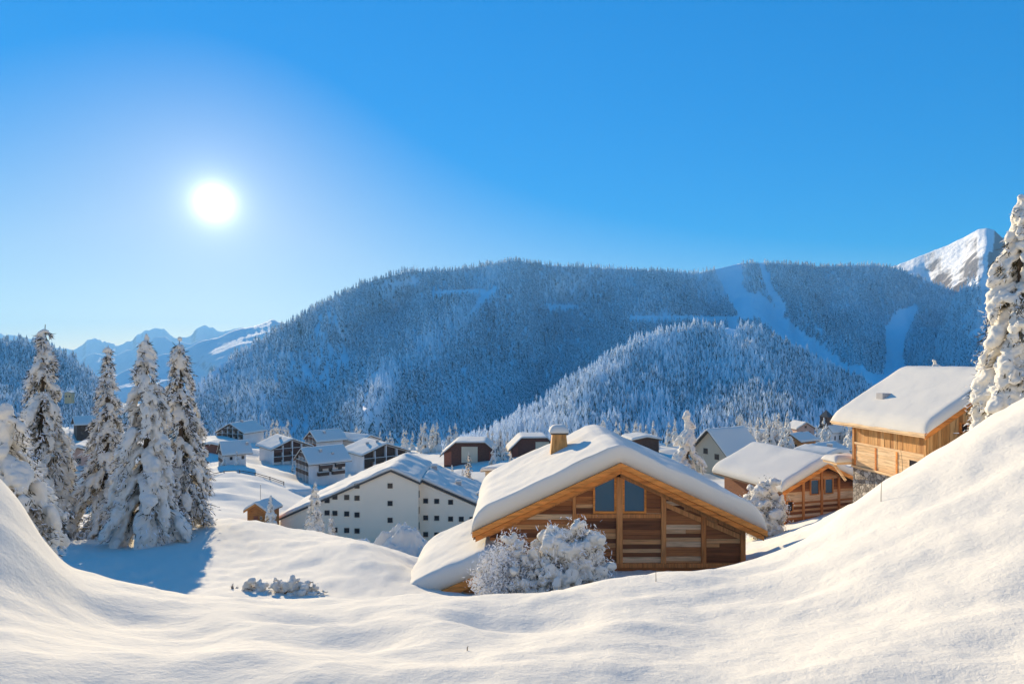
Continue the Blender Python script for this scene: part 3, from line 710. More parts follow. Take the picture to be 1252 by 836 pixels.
# ------------------------------------------------------------------ generic gabled house
def house(name, label, cat, px, py, Y, yaw, W, L, hw, tan, over=.6, T=.6, wall=WHITEW, roofm=DARKM, group=None, wins=(), swins=(), lwins=(), chim=(), asym=None, vo=.7, snowm=None, depth=4, verge=None, lip=.3):
    h = empty(name, P(px, py, Y), R(yaw), label, cat, group)
    zr = hw + W / 2 * tan
    tr = tan
    pl = gable_poly(-W / 2, W / 2, -depth, zr, tan, tan)
    MB().prism(pl, 0, L).build('wall', wall, h)
    xo = W / 2 + over
    roof_slabs('roof', h, zr + .22, -xo, xo, tan, tan, -vo, L + vo, .2, roofm)
    snow_cap('roof_snow', h, gablez(zr + .222, tan, tan), -xo - .08, xo + .08, -vo - .06, L + vo + .06, T, ex=min(.8, W * .1), ey=.35, lip=lip, soft=.4, seed=int(px) % 50, nx=26, ny=16, amp=.05, m=snowm)
    if verge:
        b = MB()
        for s_ in (-1, 1): b.prism([(0, zr + .22), (s_ * xo, zr + .22 - xo * tan), (s_ * xo, zr - .12 - xo * tan), (0, zr - .12)], -vo - .1, -vo - .004)
        b.build('barge_board', verge, h)
    for x, z, w_, h_ in wins: win_front(h, x, z, w_, h_)
    for y, z, w_, h_ in swins: win_side(h, W / 2, y, z, w_, h_, 1)
    for y, z, w_, h_ in lwins: win_side(h, -W / 2, y, z, w_, h_, -1)
    for x, y, s_, hh in chim:
        zc = zr + .2 - abs(x) * tan
        c = MB().box(x - s_, x + s_, y - s_, y + s_, zc - .2, zc + T + hh).build('chimney', GREYW, h)
        MB().box(x - s_ * 1.2, x + s_ * 1.2, y - s_ * 1.2, y + s_ * 1.2, zc + T + hh + .003, zc + T + hh + .25).build('chimney_snow', SNOWR, c, bevel=.08)
    h['zr'] = zr
    return h
def balconies(h, W, zs, piers, tan, hw, d=1.3, dark=DARKW, white=WHITEW, y=0, ph=.95):
    """rows of balconies across a gable front: dark recess boards, white piers, wooden parapets"""
    zr = hw + W / 2 * tan
    xs = np.linspace(-W / 2, W / 2, piers)
    cut = [(tan, 1, zr - .3), (-tan, 1, zr - .3)]
    MB().prism([(-W / 2 + .05, 0), (W / 2 - .05, 0), (W / 2 - .05, hw - .3), (0, zr - .35), (-W / 2 + .05, hw - .3)], -.04, -.003).build('gable_boarding', dark, h)
    for x in xs:
        zt = zr - .25 - abs(x) * tan
        MB().box(x - .16, x + .16, -d, -.042, -2, zt).build('pier', white, h)
    for z in zs:
        for a, c in zip(xs[:-1], xs[1:]):
            poly = [(a + .165, z), (c - .165, z), (c - .165, z + ph), (a + .165, z + ph)]
            for t in cut: poly = clip(poly, *t)
            if len(poly) < 3 or max(p[1] for p in poly) - z < .4: continue
            b = MB(); b.prism(poly, -d - .08, -d); b.box(min(p[0] for p in poly if True), max(p[0] for p in poly), -d + .003, -.045, z - .16, z)
            o = b.build('balcony', dark, h)
            MB().box(min(p[0] for p in poly), max(p[0] for p in poly), -d - .07, -d + .3, max(p[1] for p in poly) + .004, max(p[1] for p in poly) + .14).build('balcony_snow', SNOWR, o)

# second chalet, beyond the near one
W2 = 7.9; sc = house('small_chalet', 'smaller plank chalet with twin gable windows and a half-buried wall, between the two big chalets', 'chalet', 1003, 617, 54, 17, W2, 8.0, 1.7, .45, over=.7, T=.8, wall=OLDWOOD, roofm=SOFFIT, verge=ORANGE, vo=.8, lip=.5)
zr2 = sc['zr']
w = MB(); boards(w, -W2 / 2, W2 / 2, -3, zr2, -.003, [(.45, 1, zr2 - .04), (-.45, 1, zr2 - .04)], h=.24); w.build('planking', OLDWOOD, sc)
for x in (-W2 / 2 + .12, -1.9, .05, 1.9, W2 / 2 - .12):
    MB().box(x - .11, x + .11, -.16, -.075, -3, zr2 - .1 - abs(x) * .45 - .1).build('post', OLDPOST, sc)
for x in (-.72, .78): win_front(sc, x, .95, .95, 1.35, -.08, OLDPOST, GLASS, d=.1, ft=.08)
win_front(sc, -3.3, -.35, .62, .95, -.08, OLDPOST, DGLASS, d=.1)

# white apartment building with the big plain gable
ab = empty('apartment_building', P(478, 668, 100), 0, 'long white apartment building with small square windows and a snow-blown roof', 'building')
zA = P(478, 574, 100)[2] - P(478, 668, 100)[2]; ta = .437
kx = lambda px: (px - 478) / F * 100; kz = lambda py: (668 - py) / F * 100
xl, xm, xr = kx(343), kx(511), kx(606)
MB().prism([(xl, -6), (xm, -6), (xm, zA - xm * ta - .3), (0, zA - .3), (xl, zA + xl * ta - .3)], 0, 16).build('wall', CREAM, ab)
MB().prism([(xm + .004, -6), (xr, -6), (xr, zA - xr * ta - .5), (xm + .004, zA - xm * ta - .5)], 2.2, 16).build('wing_wall', CREAM, ab)
ro = MB(); ro.prism([(xl - 1, zA + (xl - 1) * ta), (0, zA), (xm + .4, zA - (xm + .4) * ta), (xm + .4, zA - (xm + .4) * ta - .28), (0, zA - .28), (xl - 1, zA + (xl - 1) * ta - .28)], -.35, 16.4)
ro.prism([(xm + .41, zA - (xm + .41) * ta), (xr + 1, zA - (xr + 1) * ta), (xr + 1, zA - (xr + 1) * ta - .28), (xm + .41, zA - (xm + .41) * ta - .28)], 1.85, 16.4)
ro.build('roof', DARKM, ab)
def apt_roof_snow():
    zf = gablez(zA, ta, ta)
    snow_cap('roof_snow', ab, zf, xl - 1.1, xm + .3, -.1, 16.5, .55, ex=.6, ey=.3, lip=.35, soft=.3, seed=21, nx=40, ny=24, amp=.12)
    snow_cap('roof_snow', ab, zf, xm + .32, xr + 1.1, 2.1, 16.5, .5, ex=.5, ey=.3, lip=.35, soft=0, seed=22, nx=30, ny=24, amp=.12)
apt_roof_snow()
def aw(px, py, y=0, w_=.8, h_=.8): win_front(ab, kx(px), kz(py) - h_ / 2, w_, h_, y, REVEAL, DGLASS, d=.10, ft=.07)
for py in (593.6, 615, 635.5, 657): aw(477, py)
for px, pys in ((436.6, (593.8, 608.5, 629, 648.6)), (424, (607.7, 627.8, 648)), (409.6, (607.2, 627, 647.5)), (400, (611.5, 626.5))):
    for py in pys: aw(px, py)
yw_ = 2.2; q = 102.2 / 100
for px, pys in ((520.5, (612, 632.6, 653)), (534, (612.4, 633, 653.4)), (551, (613.5, 634, 653.8)), (564, (634.2, 653.6)), (577, (634.5, 654)), (590, (640, 655))):
    for py in pys:
        x_, z_ = (px - CX) / F * 102.2 - P(478, 0, 100)[0], (HY - py) / F * 102.2 - P(478, 668, 100)[2]
        if z_ + .45 < zA - (x_ + .4) * ta - .55: win_front(ab, x_, z_ - .4, .8, .8, yw_, REVEAL, DGLASS, d=.10, ft=.07)
for y_, zz in ((1.1, kz(606)), (1.1, kz(626)), (1.1, kz(645))): win_side(ab, xm + .0, y_, zz - .5, .5, 1.1, 1)
for x_, y_ in ((10.2, 8), (14, 6), (5.5, 12)):
    zc = zA - x_ * ta
    c = MB().box(x_ - .45, x_ + .45, y_ - .4, y_ + .4, zc - .2, zc + 1.0).build('chimney', GREYW, ab)
    snow_cap('chimney_snow', c, lambda x: x * 0 + zc + 1.004, x_ - .6, x_ + .6, y_ - .55, y_ + .55, .4, ex=.4, ey=.4, lip=.15, soft=0, seed=5, nx=6, ny=6)
MB().bar((kx(428), 3, kz(600)), (kx(428), 3, kz(590)), .3, .3).build('vent_pipe', GREYW, ab)

# orange hut and its pole
hut = house('log_hut', 'tiny orange log hut with a snowy roof beside the tall thin pole', 'hut', 314, 637, 96, -12, 3.3, 3.4, 1.6, .6, over=.35, T=.4, wall=HUTW, roofm=SOFFIT, vo=.4, verge=HUTW)
win_front(hut, .75, .3, .35, .5, 0, LFRAME, DGLASS)
MB().box(-.5, .2, -.06, -.003, .1, .8).build('hatch', REDW, hut)
pl_ = MB(); p0 = P(318.5, 641, 99); pl_.tube([(0, 0, -1), (0, 0, 3), (0, 0, 6.4)], [.06, .05, .035]); po_ = pl_.build('tall_pole', POLE)
po_.location = Vector(p0); tag(po_, 'thin tall grey pole standing beside the orange log hut', 'pole')

# ------------------------------------------------------------------ village chalets across the snow square
VG = 'apartment chalets across the snowy square'
def apt(label, px, py, Y, yaw, W, L, hw, tan, zs, piers, T=.45, swins=(), sbal=(), dark=DARKW, wall=WHITEW, group=VG, chim=(), name='apartment_chalet', **kw):
    h = house(name, label, 'building', px, py, Y, yaw, W, L, hw, tan, over=.9, T=T, wall=wall, roofm=DARKW, group=group, swins=swins, chim=chim, vo=1.6, **kw)
    balconies(h, W, zs, piers, tan, hw, dark=dark)
    for z, y0, y1 in sbal:
        o = MB().box(W / 2 + .004, W / 2 + 1.1, y0, y1, z, z + .95).build('balcony', dark, h)
        MB().box(W / 2 + .1, W / 2 + 1.1, y0, y1, z + .954, z + 1.1).build('balcony_snow', SNOWR, o)
    return h
def yw(y0, y1, n, zs, w_=1.1, h_=1.2): return [(y, z, w_, h_) for z in zs for y in np.linspace(y0, y1, n)]
apt('blue-shaded roof chalet with dark balcony gable and white piers, nearest of the village chalets', 375, 580, 172, -52, 10.2, 9, 3.9, .62, (.6, 3.0, 5.2), 5, sbal=((.3, 1, 4), (.3, 5, 8.5), (2.2, 1.5, 5), (2.2, 6, 8.6)), swins=yw(2, 7.5, 3, (1.0,)), chim=((2.2, 3, .35, .5), (3.5, 6, .3, .4)))
apt('steep shaded roof chalet with a white lower wall in the left of the square', 276, 566, 172, -55, 6.2, 4.6, 3.2, .8, (.6, 2.6), 4, swins=yw(.8, 3.8, 2, (1.2,), .7, .9), T=.4, chim=((1.6, 5.2, .3, .5),))
apt('brown balcony chalet with a sunlit white roof, left of the nearest village chalet', 356, 563, 215, 40, 13, 13, 4.6, .42, (1.0, 3.6), 5, dark=BROWN, T=.5, chim=((-2, 5, .35, .6),))
apt('brown gable chalet with a shaded roof, tucked behind the nearest village chalet', 384, 558, 228, -48, 9.5, 9, 6.2, .6, (4.2, 6.4), 4, dark=BROWN, T=.5, chim=((2, 3, .4, .6),))
apt('wide dark gable chalet farthest back at the left foot of the mountain', 284, 536, 260, -18, 13.5, 11, 2.6, .52, (1.2, 3.4), 6, T=.5, chim=((0.5, 5, .4, .6),))
house('long_house', 'long pale house with a row of small windows behind the white apartment building', 'building', 452, 562, 235, 55, 10, 16, 7.2, .35, wall=WHITEW, roofm=DARKW, T=.5, lwins=yw(2, 14, 6, (1.5, 4.2), .8, 1.0), wins=[(-2, 3, 1, 1.2), (2, 3, 1, 1.2)])
apt('low wide chalet with a sunlit snow roof right behind the white apartment ridge', 470, 570, 195, 38, 15, 13, 4.3, .36, (2.2,), 5, T=.5, dark=DARKW, chim=((-3, 6, .4, .5), (-1, 3, .35, .5)), group=None)
house('wooden_house', 'low red-brown house under flat snow at the left edge of the square', 'house', 257, 553, 205, 10, 9.5, 7, 1.7, .22, wall=REDW, roofm=DARKW, T=.7)
house('wooden_house', 'shaded dark chalet glimpsed between the tall left spruces', 'house', 92, 533, 215, -48, 7.5, 8, 4.2, .6, wall=DARKW, roofm=DARKW, T=.45, swins=yw(1.5, 6.5, 3, (.8, 2.6), .8, .9))
house('lift_hut', 'small ochre cabin high between the left spruce trees', 'hut', 83, 488, 600, 10, 6.0, 6.0, 6.0, .3, wall=OCHRE, roofm=DARKW, T=.6, over=.3, vo=.3, wins=[(-1.4, 2, 1.2, 1.6), (1.4, 2, 1.2, 1.6)])
house('wooden_house', 'pink-walled house half hidden behind the left spruces', 'house', 96, 574, 120, 25, 5.5, 7, 2.9, .45, wall=PINK, roofm=SOFFIT, T=.6, wins=[(0, 1.2, .8, 1)])

# two brown barns with clipped gables and a small tan house below them
def barn(label, px, py, Y, yaw, W, panel, win=None):
    h = empty('brown_barn', P(px, py, Y), R(yaw), label, 'building', None)
    Hh, e = 5.4, 2.2; t = W * .24
    poly = [(-W / 2 + .6, -4), (W / 2 - .6, -4), (W / 2 - .6, e + .8), (t, Hh), (-t, Hh), (-W / 2 + .6, e + .8)]
    MB().prism(poly, 0, 9).build('wall', BROWN, h)
    prof = [(-W / 2 - .5, e - .2), (-t - .3, Hh + .25), (t + .3, Hh + .25), (W / 2 + .5, e - .2)]
    xs, zs = zip(*prof); zf = lambda x: np.interp(x, xs, zs)
    MB().prism(prof + [(x, z - .28) for x, z in prof[::-1]], -.8, 9.8).build('roof', DARKW, h)
    snow_cap('roof_snow', h, lambda x: zf(x) + .003, -W / 2 - .4, W / 2 + .4, -.75, 9.9, .42, ex=.5, ey=.3, lip=.4, soft=.3, seed=int(px) % 30, nx=30, ny=10, amp=.05)
    for s_ in (-1, 1):
        MB().prism([(s_ * (W / 2 - .7), -.5), (s_ * W * .33, -.5), (s_ * W * .33, Hh - 2.1), (s_ * (W / 2 - .7), e + .4)], -.06, -.003).build('plank_panel', REDW, h)
    x0, x1 = panel
    MB().box(x0, x1, -.08, -.003, .1, Hh - .9).build('centre_panel', BEIGE, h)
    for q in win or []: win_front(h, *q, -.08)
    return h
barn('dark brown barn with beige centre panel, in full view behind the white building', 575, 566, 170, 0, 15.6, (-2.4, 2.0))
barn('dark brown barn partly hidden by the big chalet roof and its chimney', 653, 560, 172, 4, 13.5, (.4, 4.2), [(2.4, 1.5, 1.2, 1)])
house('tan_house', 'small tan house with flat snow on its roof between the barns and the big chalet', 'house', 607, 598, 128, -32, 5.6, 6, 3.4, .12, wall=TAN, roofm=SOFFIT, T=.75, over=.7, wins=[(-1, .8, .8, 1.1), (1.2, .8, .8, 1.1)], lwins=[(2, .9, .8, 1)])

# ------------------------------------------------------------------ houses in the gap to the right
house('farmhouse', 'tan house with one steep blue-shaded snow roof beside the snow-laden tree', 'house', 868, 584, 112, -60, 8.8, 8.2, 4.3, .95, wall=TAN, roofm=DARKM, T=.45, over=.9, vo=.8, wins=[(1.6, 3.5, 1, 1), (1.6, 1.0, 1, 1.1), (3.3, 1, .9, 1.1), (-1, 4.2, 1, 1)])
house('farmhouse', 'pale grey gabled house standing among frosted trees below the knoll', 'house', 936, 545, 190, 26, 7.5, 8, 2.6, .55, wall=GREYW, roofm=DARKM, T=.5, wins=[(0, 2.8, 1, 1), (-1.6, .6, .9, 1), (1.6, .6, .9, 1)])
house('farmhouse', 'orange-brown gabled house with a blue-shaded roof in the right village', 'house', 968, 549, 175, -58, 5.6, 7.0, 2.5, .55, wall=HUTW, roofm=DARKM, T=.45, wins=[(0, 2.2, .8, .8), (-1.2, .6, .8, .9), (1.2, .6, .8, .9)], swins=yw(1.5, 5.5, 3, (.8,), .7, .9))
house('farmhouse', 'pinkish house with a broad gable, highest of the right village', 'house', 985, 533, 235, 8, 7.2, 7, 2.8, .6, wall=PINK, roofm=SOFFIT, T=.4, wins=[(0, 3, .9, .9), (-1.5, .8, .9, 1), (1.5, .8, .9, 1)])
hc_ = house('church', 'small steep-roofed church with a dark belfry tip in the right village', 'church', 1008, 542, 215, -62, 5.8, 8, 4.2, 1.2, wall=WHITEW, roofm=DARKM, T=.35, over=.4, vo=.3, swins=yw(1.5, 6.5, 3, (1.4,), .6, 1.4))
MB().box(-1.5, 1.5, -.4, 2.4, 5.2, 9.2).build('belfry', DARKW, hc_)
b = MB(); b.add([(-1.7, -.6, 9.2), (1.7, -.6, 9.2), (1.7, 2.6, 9.2), (-1.7, 2.6, 9.2), (0, 1, 11.6)], [(3, 2, 1, 0), (0, 1, 4), (1, 2, 4), (2, 3, 4), (3, 0, 4)]); b.build('spire', DARKM, hc_)
house('wooden_house', 'dark red low house with a shaded roof beside the snow-covered flat roofs', 'house', 992, 562, 140, -55, 6.5, 9, 1.8, .4, wall=REDW, roofm=DARKM, T=.4)
house('flat_house', 'low house under thick sunlit snow left of the larch chalet', 'house', 1022, 571, 118, 30, 5.6, 6, 2.2, .16, wall=GREYW, roofm=DARKM, T=.8, chim=((1.2, 2, .35, .5),))
house('flat_house', 'low dark house peeping over the ridge of the big chalet roof', 'house', 790, 545, 150, 10, 6.5, 6, 1.4, .18, wall=DARKW, roofm=DARKM, T=.5)
# ------------------------------------------------------------------ snow-laden trees and bushes
def ico(n):
    bm = bmesh.new(); bmesh.ops.create_icosphere(bm, subdivisions=n, radius=1)
    v = np.array([x.co[:] for x in bm.verts]); f = np.array([[q.index for q in x.verts] for x in bm.faces]); bm.free(); return v, f
ICO = ico(2)
def blobs_mesh(name, cen, ax, vox, m, parent, amp=.04, nf=3.0):
    """merge many ellipsoids (centre, 3x3 axes) into one clumpy snow surface"""
    v0, f0 = ICO; n = len(cen)
    v = np.einsum('nij,kj->nki', ax, v0) + cen[:, None]
    f = f0[None] + (np.arange(n) * len(v0))[:, None, None]
    t = mesh_arrays('tmp', v.reshape(-1, 3), f.reshape(-1, 3), m)
    md = t.modifiers.new('r', 'REMESH'); md.mode = 'VOXEL'; md.voxel_size = vox; md.use_smooth_shade = True
    sm_ = t.modifiers.new('s', 'SMOOTH'); sm_.iterations = 2; sm_.factor = .5
    dg = bpy.context.evaluated_depsgraph_get()
    me = bpy.data.meshes.new_from_object(t.evaluated_get(dg)); old = t.data
    bpy.data.objects.remove(t); bpy.data.meshes.remove(old)
    k = len(me.vertices); co_ = np.empty(k * 3, np.float32); me.vertices.foreach_get('co', co_); co_ = co_.reshape(-1, 3)
    nr = np.empty(k * 3, np.float32); me.vertices.foreach_get('normal', nr); nr = nr.reshape(-1, 3)
    d = amp * fbm(co_[:, 0] * nf, co_[:, 1] * nf, co_[:, 2] * nf, seed=17, o=3)
    co_ = co_ + nr * d[:, None]; me.vertices.foreach_set('co', co_.astype(np.float32).ravel())
    me.polygons.foreach_set('use_smooth', [True] * len(me.polygons)); me.materials.clear(); me.materials.append(m); me.update()
    me.name = name; o = bpy.data.objects.new(name, me); COL.objects.link(o)
    if parent: o.parent = parent
    return o
def sprays(name, p, d, l, w, m, parent, r_):
    """thin leaf-like quads from p along d"""
    d = d / (np.linalg.norm(d, axis=1, keepdims=True) + 1e-9)
    s = np.cross(d, r_.normal(size=d.shape)); s /= np.linalg.norm(s, axis=1, keepdims=True) + 1e-9
    l = l[:, None]; w = w[:, None]
    v = np.stack([p - s * w * .5, p + s * w * .5, p + d * l * .6 + s * w * .45, p + d * l, p + d * l * .6 - s * w * .45], 1)
    n = len(p); f = np.arange(n * 5).reshape(n, 5)
    return mesh_arrays(name, v.reshape(-1, 3), f, m, parent, smooth=False)
def axes(d, a, b, c):
    """ellipsoid axes: a along d, b sideways, c up"""
    d = d / (np.linalg.norm(d) + 1e-9); s = np.cross(d, [0, 0, 1.0]); n = np.linalg.norm(s)
    s = np.array([1., 0, 0]) if n < 1e-3 else s / n
    u = np.cross(s, d); return np.column_stack([d * a, s * b, u * c])
def spruce(label, loc, H, Rm, seed, bend=(0, 0), name='snowy_spruce', group=None, z0=.05, prof=.8, droop=.9, cover=.8, vox=.08, big=1.0, nb=1.0, needles=1.0, frost=1.0, bare=0, tip=1.0, lev=26):
    r_ = np.random.default_rng(seed)
    t = empty(name, loc, 0, label, 'tree', group)
    bx, by = bend
    axis = lambda f: np.array([bx * f ** 2.2 * H, by * f ** 2.2 * H, f * H])
    tr = MB(); fs = np.linspace(-.06, 1.0, 12)
    tr.tube([axis(max(f, 0)) + [0, 0, min(f, 0) * H] for f in fs], [max(.02, .021 * H * (1 - f) + .01) for f in fs], 8); tr.build('trunk', BARK, t, smooth=True)
    C_, A_2, np_, nd, fp, fd = [], [], [], [], [], []
    for li in range(lev):
        f = z0 + (1 - z0) * (li + r_.uniform(-.3, .3)) / lev
        f = min(max(f, .02), .985)
        n = max(3, int(round((3 + 4 * (1 - f)) * nb)))
        for q in range(n):
            az = r_.uniform(0, 6.283)
            L = (Rm * (1 - f) ** prof * r_.uniform(.62, 1.12) + .12 * Rm * (1 - f * .6))
            out = np.array([math.cos(az), math.sin(az), 0]); dr = droop * r_.uniform(.65, 1.35)
            s = np.linspace(0, 1, 7)
            pts = axis(f)[None] + out[None] * (L * s ** .95)[:, None] * (1 - .25 * min(1, dr) * s[:, None]) + np.array([0, 0, 1.])[None] * (L * (.18 * s - dr * s ** 1.7))[:, None]
            lad = r_.random() < cover
            if lad:
                m = max(2, int(round(3 + L * 1.1)))
                for ss in np.linspace(.34, 1.0, m):
                    p = np.array([np.interp(ss, s, pts[:, i]) for i in range(3)])
                    dd = np.array([np.interp(min(1, ss + .1), s, pts[:, i]) for i in range(3)]) - np.array([np.interp(ss - .1, s, pts[:, i]) for i in range(3)])
                    rb = big * (.055 * Rm + .095 * L) * (.6 + .55 * math.sin(math.pi * min(1, ss * .9))) * r_.uniform(.65, 1.3)
                    C_.append(p + [0, 0, rb * .35] + r_.normal(0, .25 * rb, 3)); A_2.append(axes(dd + r_.normal(0, .12 * np.linalg.norm(dd), 3), rb * r_.uniform(1.2, 2.0), rb * r_.uniform(.7, 1.1), rb * r_.uniform(.42, .7)))
            k = int(46 * needles * (.35 + L / Rm))
            ss = r_.uniform(.05, 1.05, k)
            p = np.column_stack([np.interp(ss, s, pts[:, i]) for i in range(3)]) + r_.normal(0, .05 * L + .02, (k, 3))
            np_.append(p); nd.append(out[None] * .7 + np.array([[0, 0, -.75]]) + r_.normal(0, .55, (k, 3)))
            k = int(36 * frost * (.35 + L / Rm))
            ss = r_.uniform(.45, 1.12, k)
            p = np.column_stack([np.interp(ss, s, pts[:, i]) for i in range(3)]) + r_.normal(0, .07 * L + .02, (k, 3))
            fp.append(p); fd.append(out[None] * .6 + np.array([[0, 0, -.55]]) + r_.normal(0, .6, (k, 3)))
    for f in np.linspace(.86, 1.0, 6):             # laden leader
        rb = big * tip * Rm * (.13 - .07 * (f - .86) / .14) * r_.uniform(.8, 1.25)
        C_.append(axis(f) + r_.normal(0, rb * .3, 3)); A_2.append(np.diag([rb, rb, rb * 1.25]))
    p, d = np.vstack(np_), np.vstack(nd); n = len(p); sc_2 = max(.5, H / 12)
    sprays('crown', p, d, r_.uniform(.16, .42, n) * sc_2, r_.uniform(.025, .06, n) * sc_2, NEEDLE, t, r_)
    if frost: 
        p, d = np.vstack(fp), np.vstack(fd); n = len(p)
        sprays('frosted_twigs', p, d, r_.uniform(.12, .34, n) * sc_2, r_.uniform(.025, .06, n) * sc_2, FROST, t, r_)
    blobs_mesh('tree_snow', np.array(C_), np.array(A_2), vox, SNOWT, t, amp=.09 * big, nf=3.2)
    return t
def at(px, py, Y, sink=.25):
    p = P(px, py, Y); return (p[0], p[1], min(p[2], gz(p[0], p[1]) + .1) - sink)
def on(px, Y, sink=.2):
    x = (px - CX) / F * Y; return (x, Y, gz(x, Y) - sink)
def gt(px, pytop, Y, sink=.25):
    l = on(px, Y, sink); return l, (HY - pytop) / F * Y - l[2]
hgt = lambda a, b, Y: (b - a) / F * Y
spruce('tall snow-laden spruce with a thin hooked tip, leftmost of the spruce row', at(50, 658, 41), hgt(392, 658, 41), 2.75, 11, bend=(.02, 0), prof=.66, droop=1.15, big=.80, cover=.82, lev=32, tip=.45, vox=.07, needles=1.1, frost=1.6)
spruce('slimmer snowy spruce with a needle-thin pointed top, second in the row', at(130, 655, 43), hgt(418, 655, 43), 3.0, 12, prof=1.1, droop=.95, big=.62, cover=.82, lev=34, tip=.5, bend=(.01, 0), vox=.07, needles=1.0, frost=1.6)
spruce('broadest snowy spruce in the row with a dark bare trunk foot', at(179, 660, 38.5), hgt(406, 660, 38.5), 3.15, 13, prof=.72, droop=1.15, big=.78, cover=.78, lev=32, z0=.10, vox=.07, needles=1.2, frost=1.6)
spruce('rounded-top leaning snowy spruce, rightmost of the row, brown branches showing', at(222, 648, 42), hgt(411, 648, 42), 2.5, 14, prof=.45, droop=1.1, big=.72, cover=.68, lev=30, tip=1.3, bend=(-.012, 0), frost=1.6, vox=.07, needles=1.3)
spruce('drooping snow-smothered young spruce leaning in at the far left edge', at(2, 724, 17), hgt(486, 724, 17), 2.15, 15, prof=.34, droop=1.35, big=.8, lev=26, vox=.045, cover=.72, frost=3.0, bend=(.02, 0), tip=1.5, needles=1.5)
spruce('huge snow-plastered spruce cut by the right edge of the picture', *gt(1247, 241, 27), 2.5, 16, prof=.66, droop=1.0, big=.88, lev=38, vox=.055, cover=.85, needles=1.5)
spruce('lumpy snow-buried conifer behind the big chalet roof', *gt(841, 503, 72), 3.5, 17, prof=.7, droop=1.15, big=1.0, lev=20, cover=.82, vox=.1, bend=(-.01, 0))
spruce('slender frosted spruce in front of the white apartment building', *gt(385, 590, 70), 1.9, 18, prof=.7, droop=1.0, big=.9, lev=24, vox=.09, frost=2)
spruce('small frosted spruce beside the slender one before the white building', *gt(405, 628, 68), 1.1, 19, prof=.7, droop=1.0, big=.9, lev=16, vox=.09, frost=2)
spruce('small snowy spruce beside the orange hut', *gt(331, 607, 88), 1.5, 20, prof=.7, droop=1.0, big=1, lev=16, vox=.1, frost=1.5)
spruce('tiny snow-capped treetop poking up behind the larch chalet roof', *gt(1144, 441, 60), 2.2, 21, prof=.6, big=1.3, lev=14, vox=.07)
spruce('dark little fir dusted with snow below the barn in full view', *gt(573, 552, 122), 2.1, 22, prof=.75, big=.7, lev=16, vox=.12, cover=.55)

def bush(label, loc, H, Wd, seed, name='snowy_bush', n=46, vox=.05, big=1.0, frost=1.0, dark=1.0, D=None, stems=26, side=0):
    """many arching stems with pillows of snow at their ends"""
    r_ = np.random.default_rng(seed); t = empty(name, loc, 0, label, 'bush'); D = D or Wd * .8
    C_, A_2, st, np_, nd, fp, fd = [], [], MB(), [], [], [], []
    for i in range(n):
        a = r_.uniform(0, 6.283); q = r_.uniform(0, 1) ** .5
        e = np.array([math.cos(a) * q * Wd / 2, math.sin(a) * q * D / 2, H * (1 - .75 * q ** 2.2) * r_.uniform(.55, 1.0)])
        b0 = np.array([e[0] * .25, e[1] * .25, -.2]); mid = np.array([e[0] * .6, e[1] * .6, e[2] * .85])
        s = np.linspace(0, 1, 6)[:, None]; pts = (1 - s) ** 2 * b0 + 2 * s * (1 - s) * mid + s * s * e
        if i < stems: st.tube(pts, [.035, .03, .025, .02, .014, .008], 5)
        frosty = side and e[0] < side
        for ss in (.55, .75, .92, 1.0):
            p = np.array([np.interp(ss, s[:, 0], pts[:, j]) for j in range(3)])
            rb = big * H * r_.uniform(.035, .10) * (.55 if frosty else 1)
            if r_.random() < (.45 if frosty else .9): C_.append(p + r_.normal(0, rb * .6, 3)); A_2.append(axes(r_.normal(0, 1, 3) * [1, 1, .6], rb * r_.uniform(1, 1.7), rb * r_.uniform(.6, 1.0), rb * r_.uniform(.5, .8)))
        k = int(60 * dark); ss = r_.uniform(.25, 1.05, k)
        np_.append(np.column_stack([np.interp(ss, s[:, 0], pts[:, j]) for j in range(3)]) + r_.normal(0, .07 * H, (k, 3))); nd.append(r_.normal(0, 1, (k, 3)) + [0, 0, -.2])
        k = int(70 * frost * (2.4 if frosty else 1)); ss = r_.uniform(.35, 1.1, k)
        fp.append(np.column_stack([np.interp(ss, s[:, 0], pts[:, j]) for j in range(3)]) + r_.normal(0, .075 * H, (k, 3))); fd.append(r_.normal(0, 1, (k, 3)) + [0, 0, .2])
    st.build('stem', TWIG, t, smooth=True)
    p, d = np.vstack(np_), np.vstack(nd); m = len(p); sprays('dark_twigs', p, d, r_.uniform(.05, .14, m) * H / 2, r_.uniform(.008, .02, m) * H / 2, NEEDLE, t, r_)
    p, d = np.vstack(fp), np.vstack(fd); m = len(p); sprays('frosted_twigs', p, d, r_.uniform(.05, .16, m) * H / 2, r_.uniform(.012, .03, m) * H / 2, FROST, t, r_)
    blobs_mesh('bush_snow', np.array(C_), np.array(A_2), vox, SNOWT, t, amp=.075 * big, nf=4.5)
    return t
bush('rounded bush buried in snow pillows in front of the big chalet', at(695, 728, 21.5, .1), hgt(631, 728, 21.5), 3.0, 31, n=90, vox=.045, big=1.05, frost=1.5)
bush('spiky frosted shrub with thin white twigs left of the rounded bush', at(632, 732, 21.8, .1), hgt(650, 732, 21.8), 3.0, 32, n=100, vox=.045, big=.85, frost=1.6, dark=.5, side=-.2)
bush('snow-bent shrub with a dark green underside beside the small chalet', at(934, 642, 44, .1), hgt(572, 642, 44), 3.4, 33, n=60, vox=.07, big=1.25, dark=2.0)
bush('low clump of snow lumps and twigs at the foot of the sunny bank', at(345, 727, 24, .1), .85, 3.6, 34, n=44, vox=.05, big=1.5, D=1.2)
bush('tiny twiggy tuft poking through the snow left of the low clump', at(285, 724, 24.5, .1), .45, .6, 35, n=14, vox=.03, big=.6)
bush('sparse twiggy shrub with pale dry tips right of the rounded bush', at(742, 690, 23.5, .1), .95, .8, 36, n=16, vox=.035, big=.5, frost=.8, dark=.3)

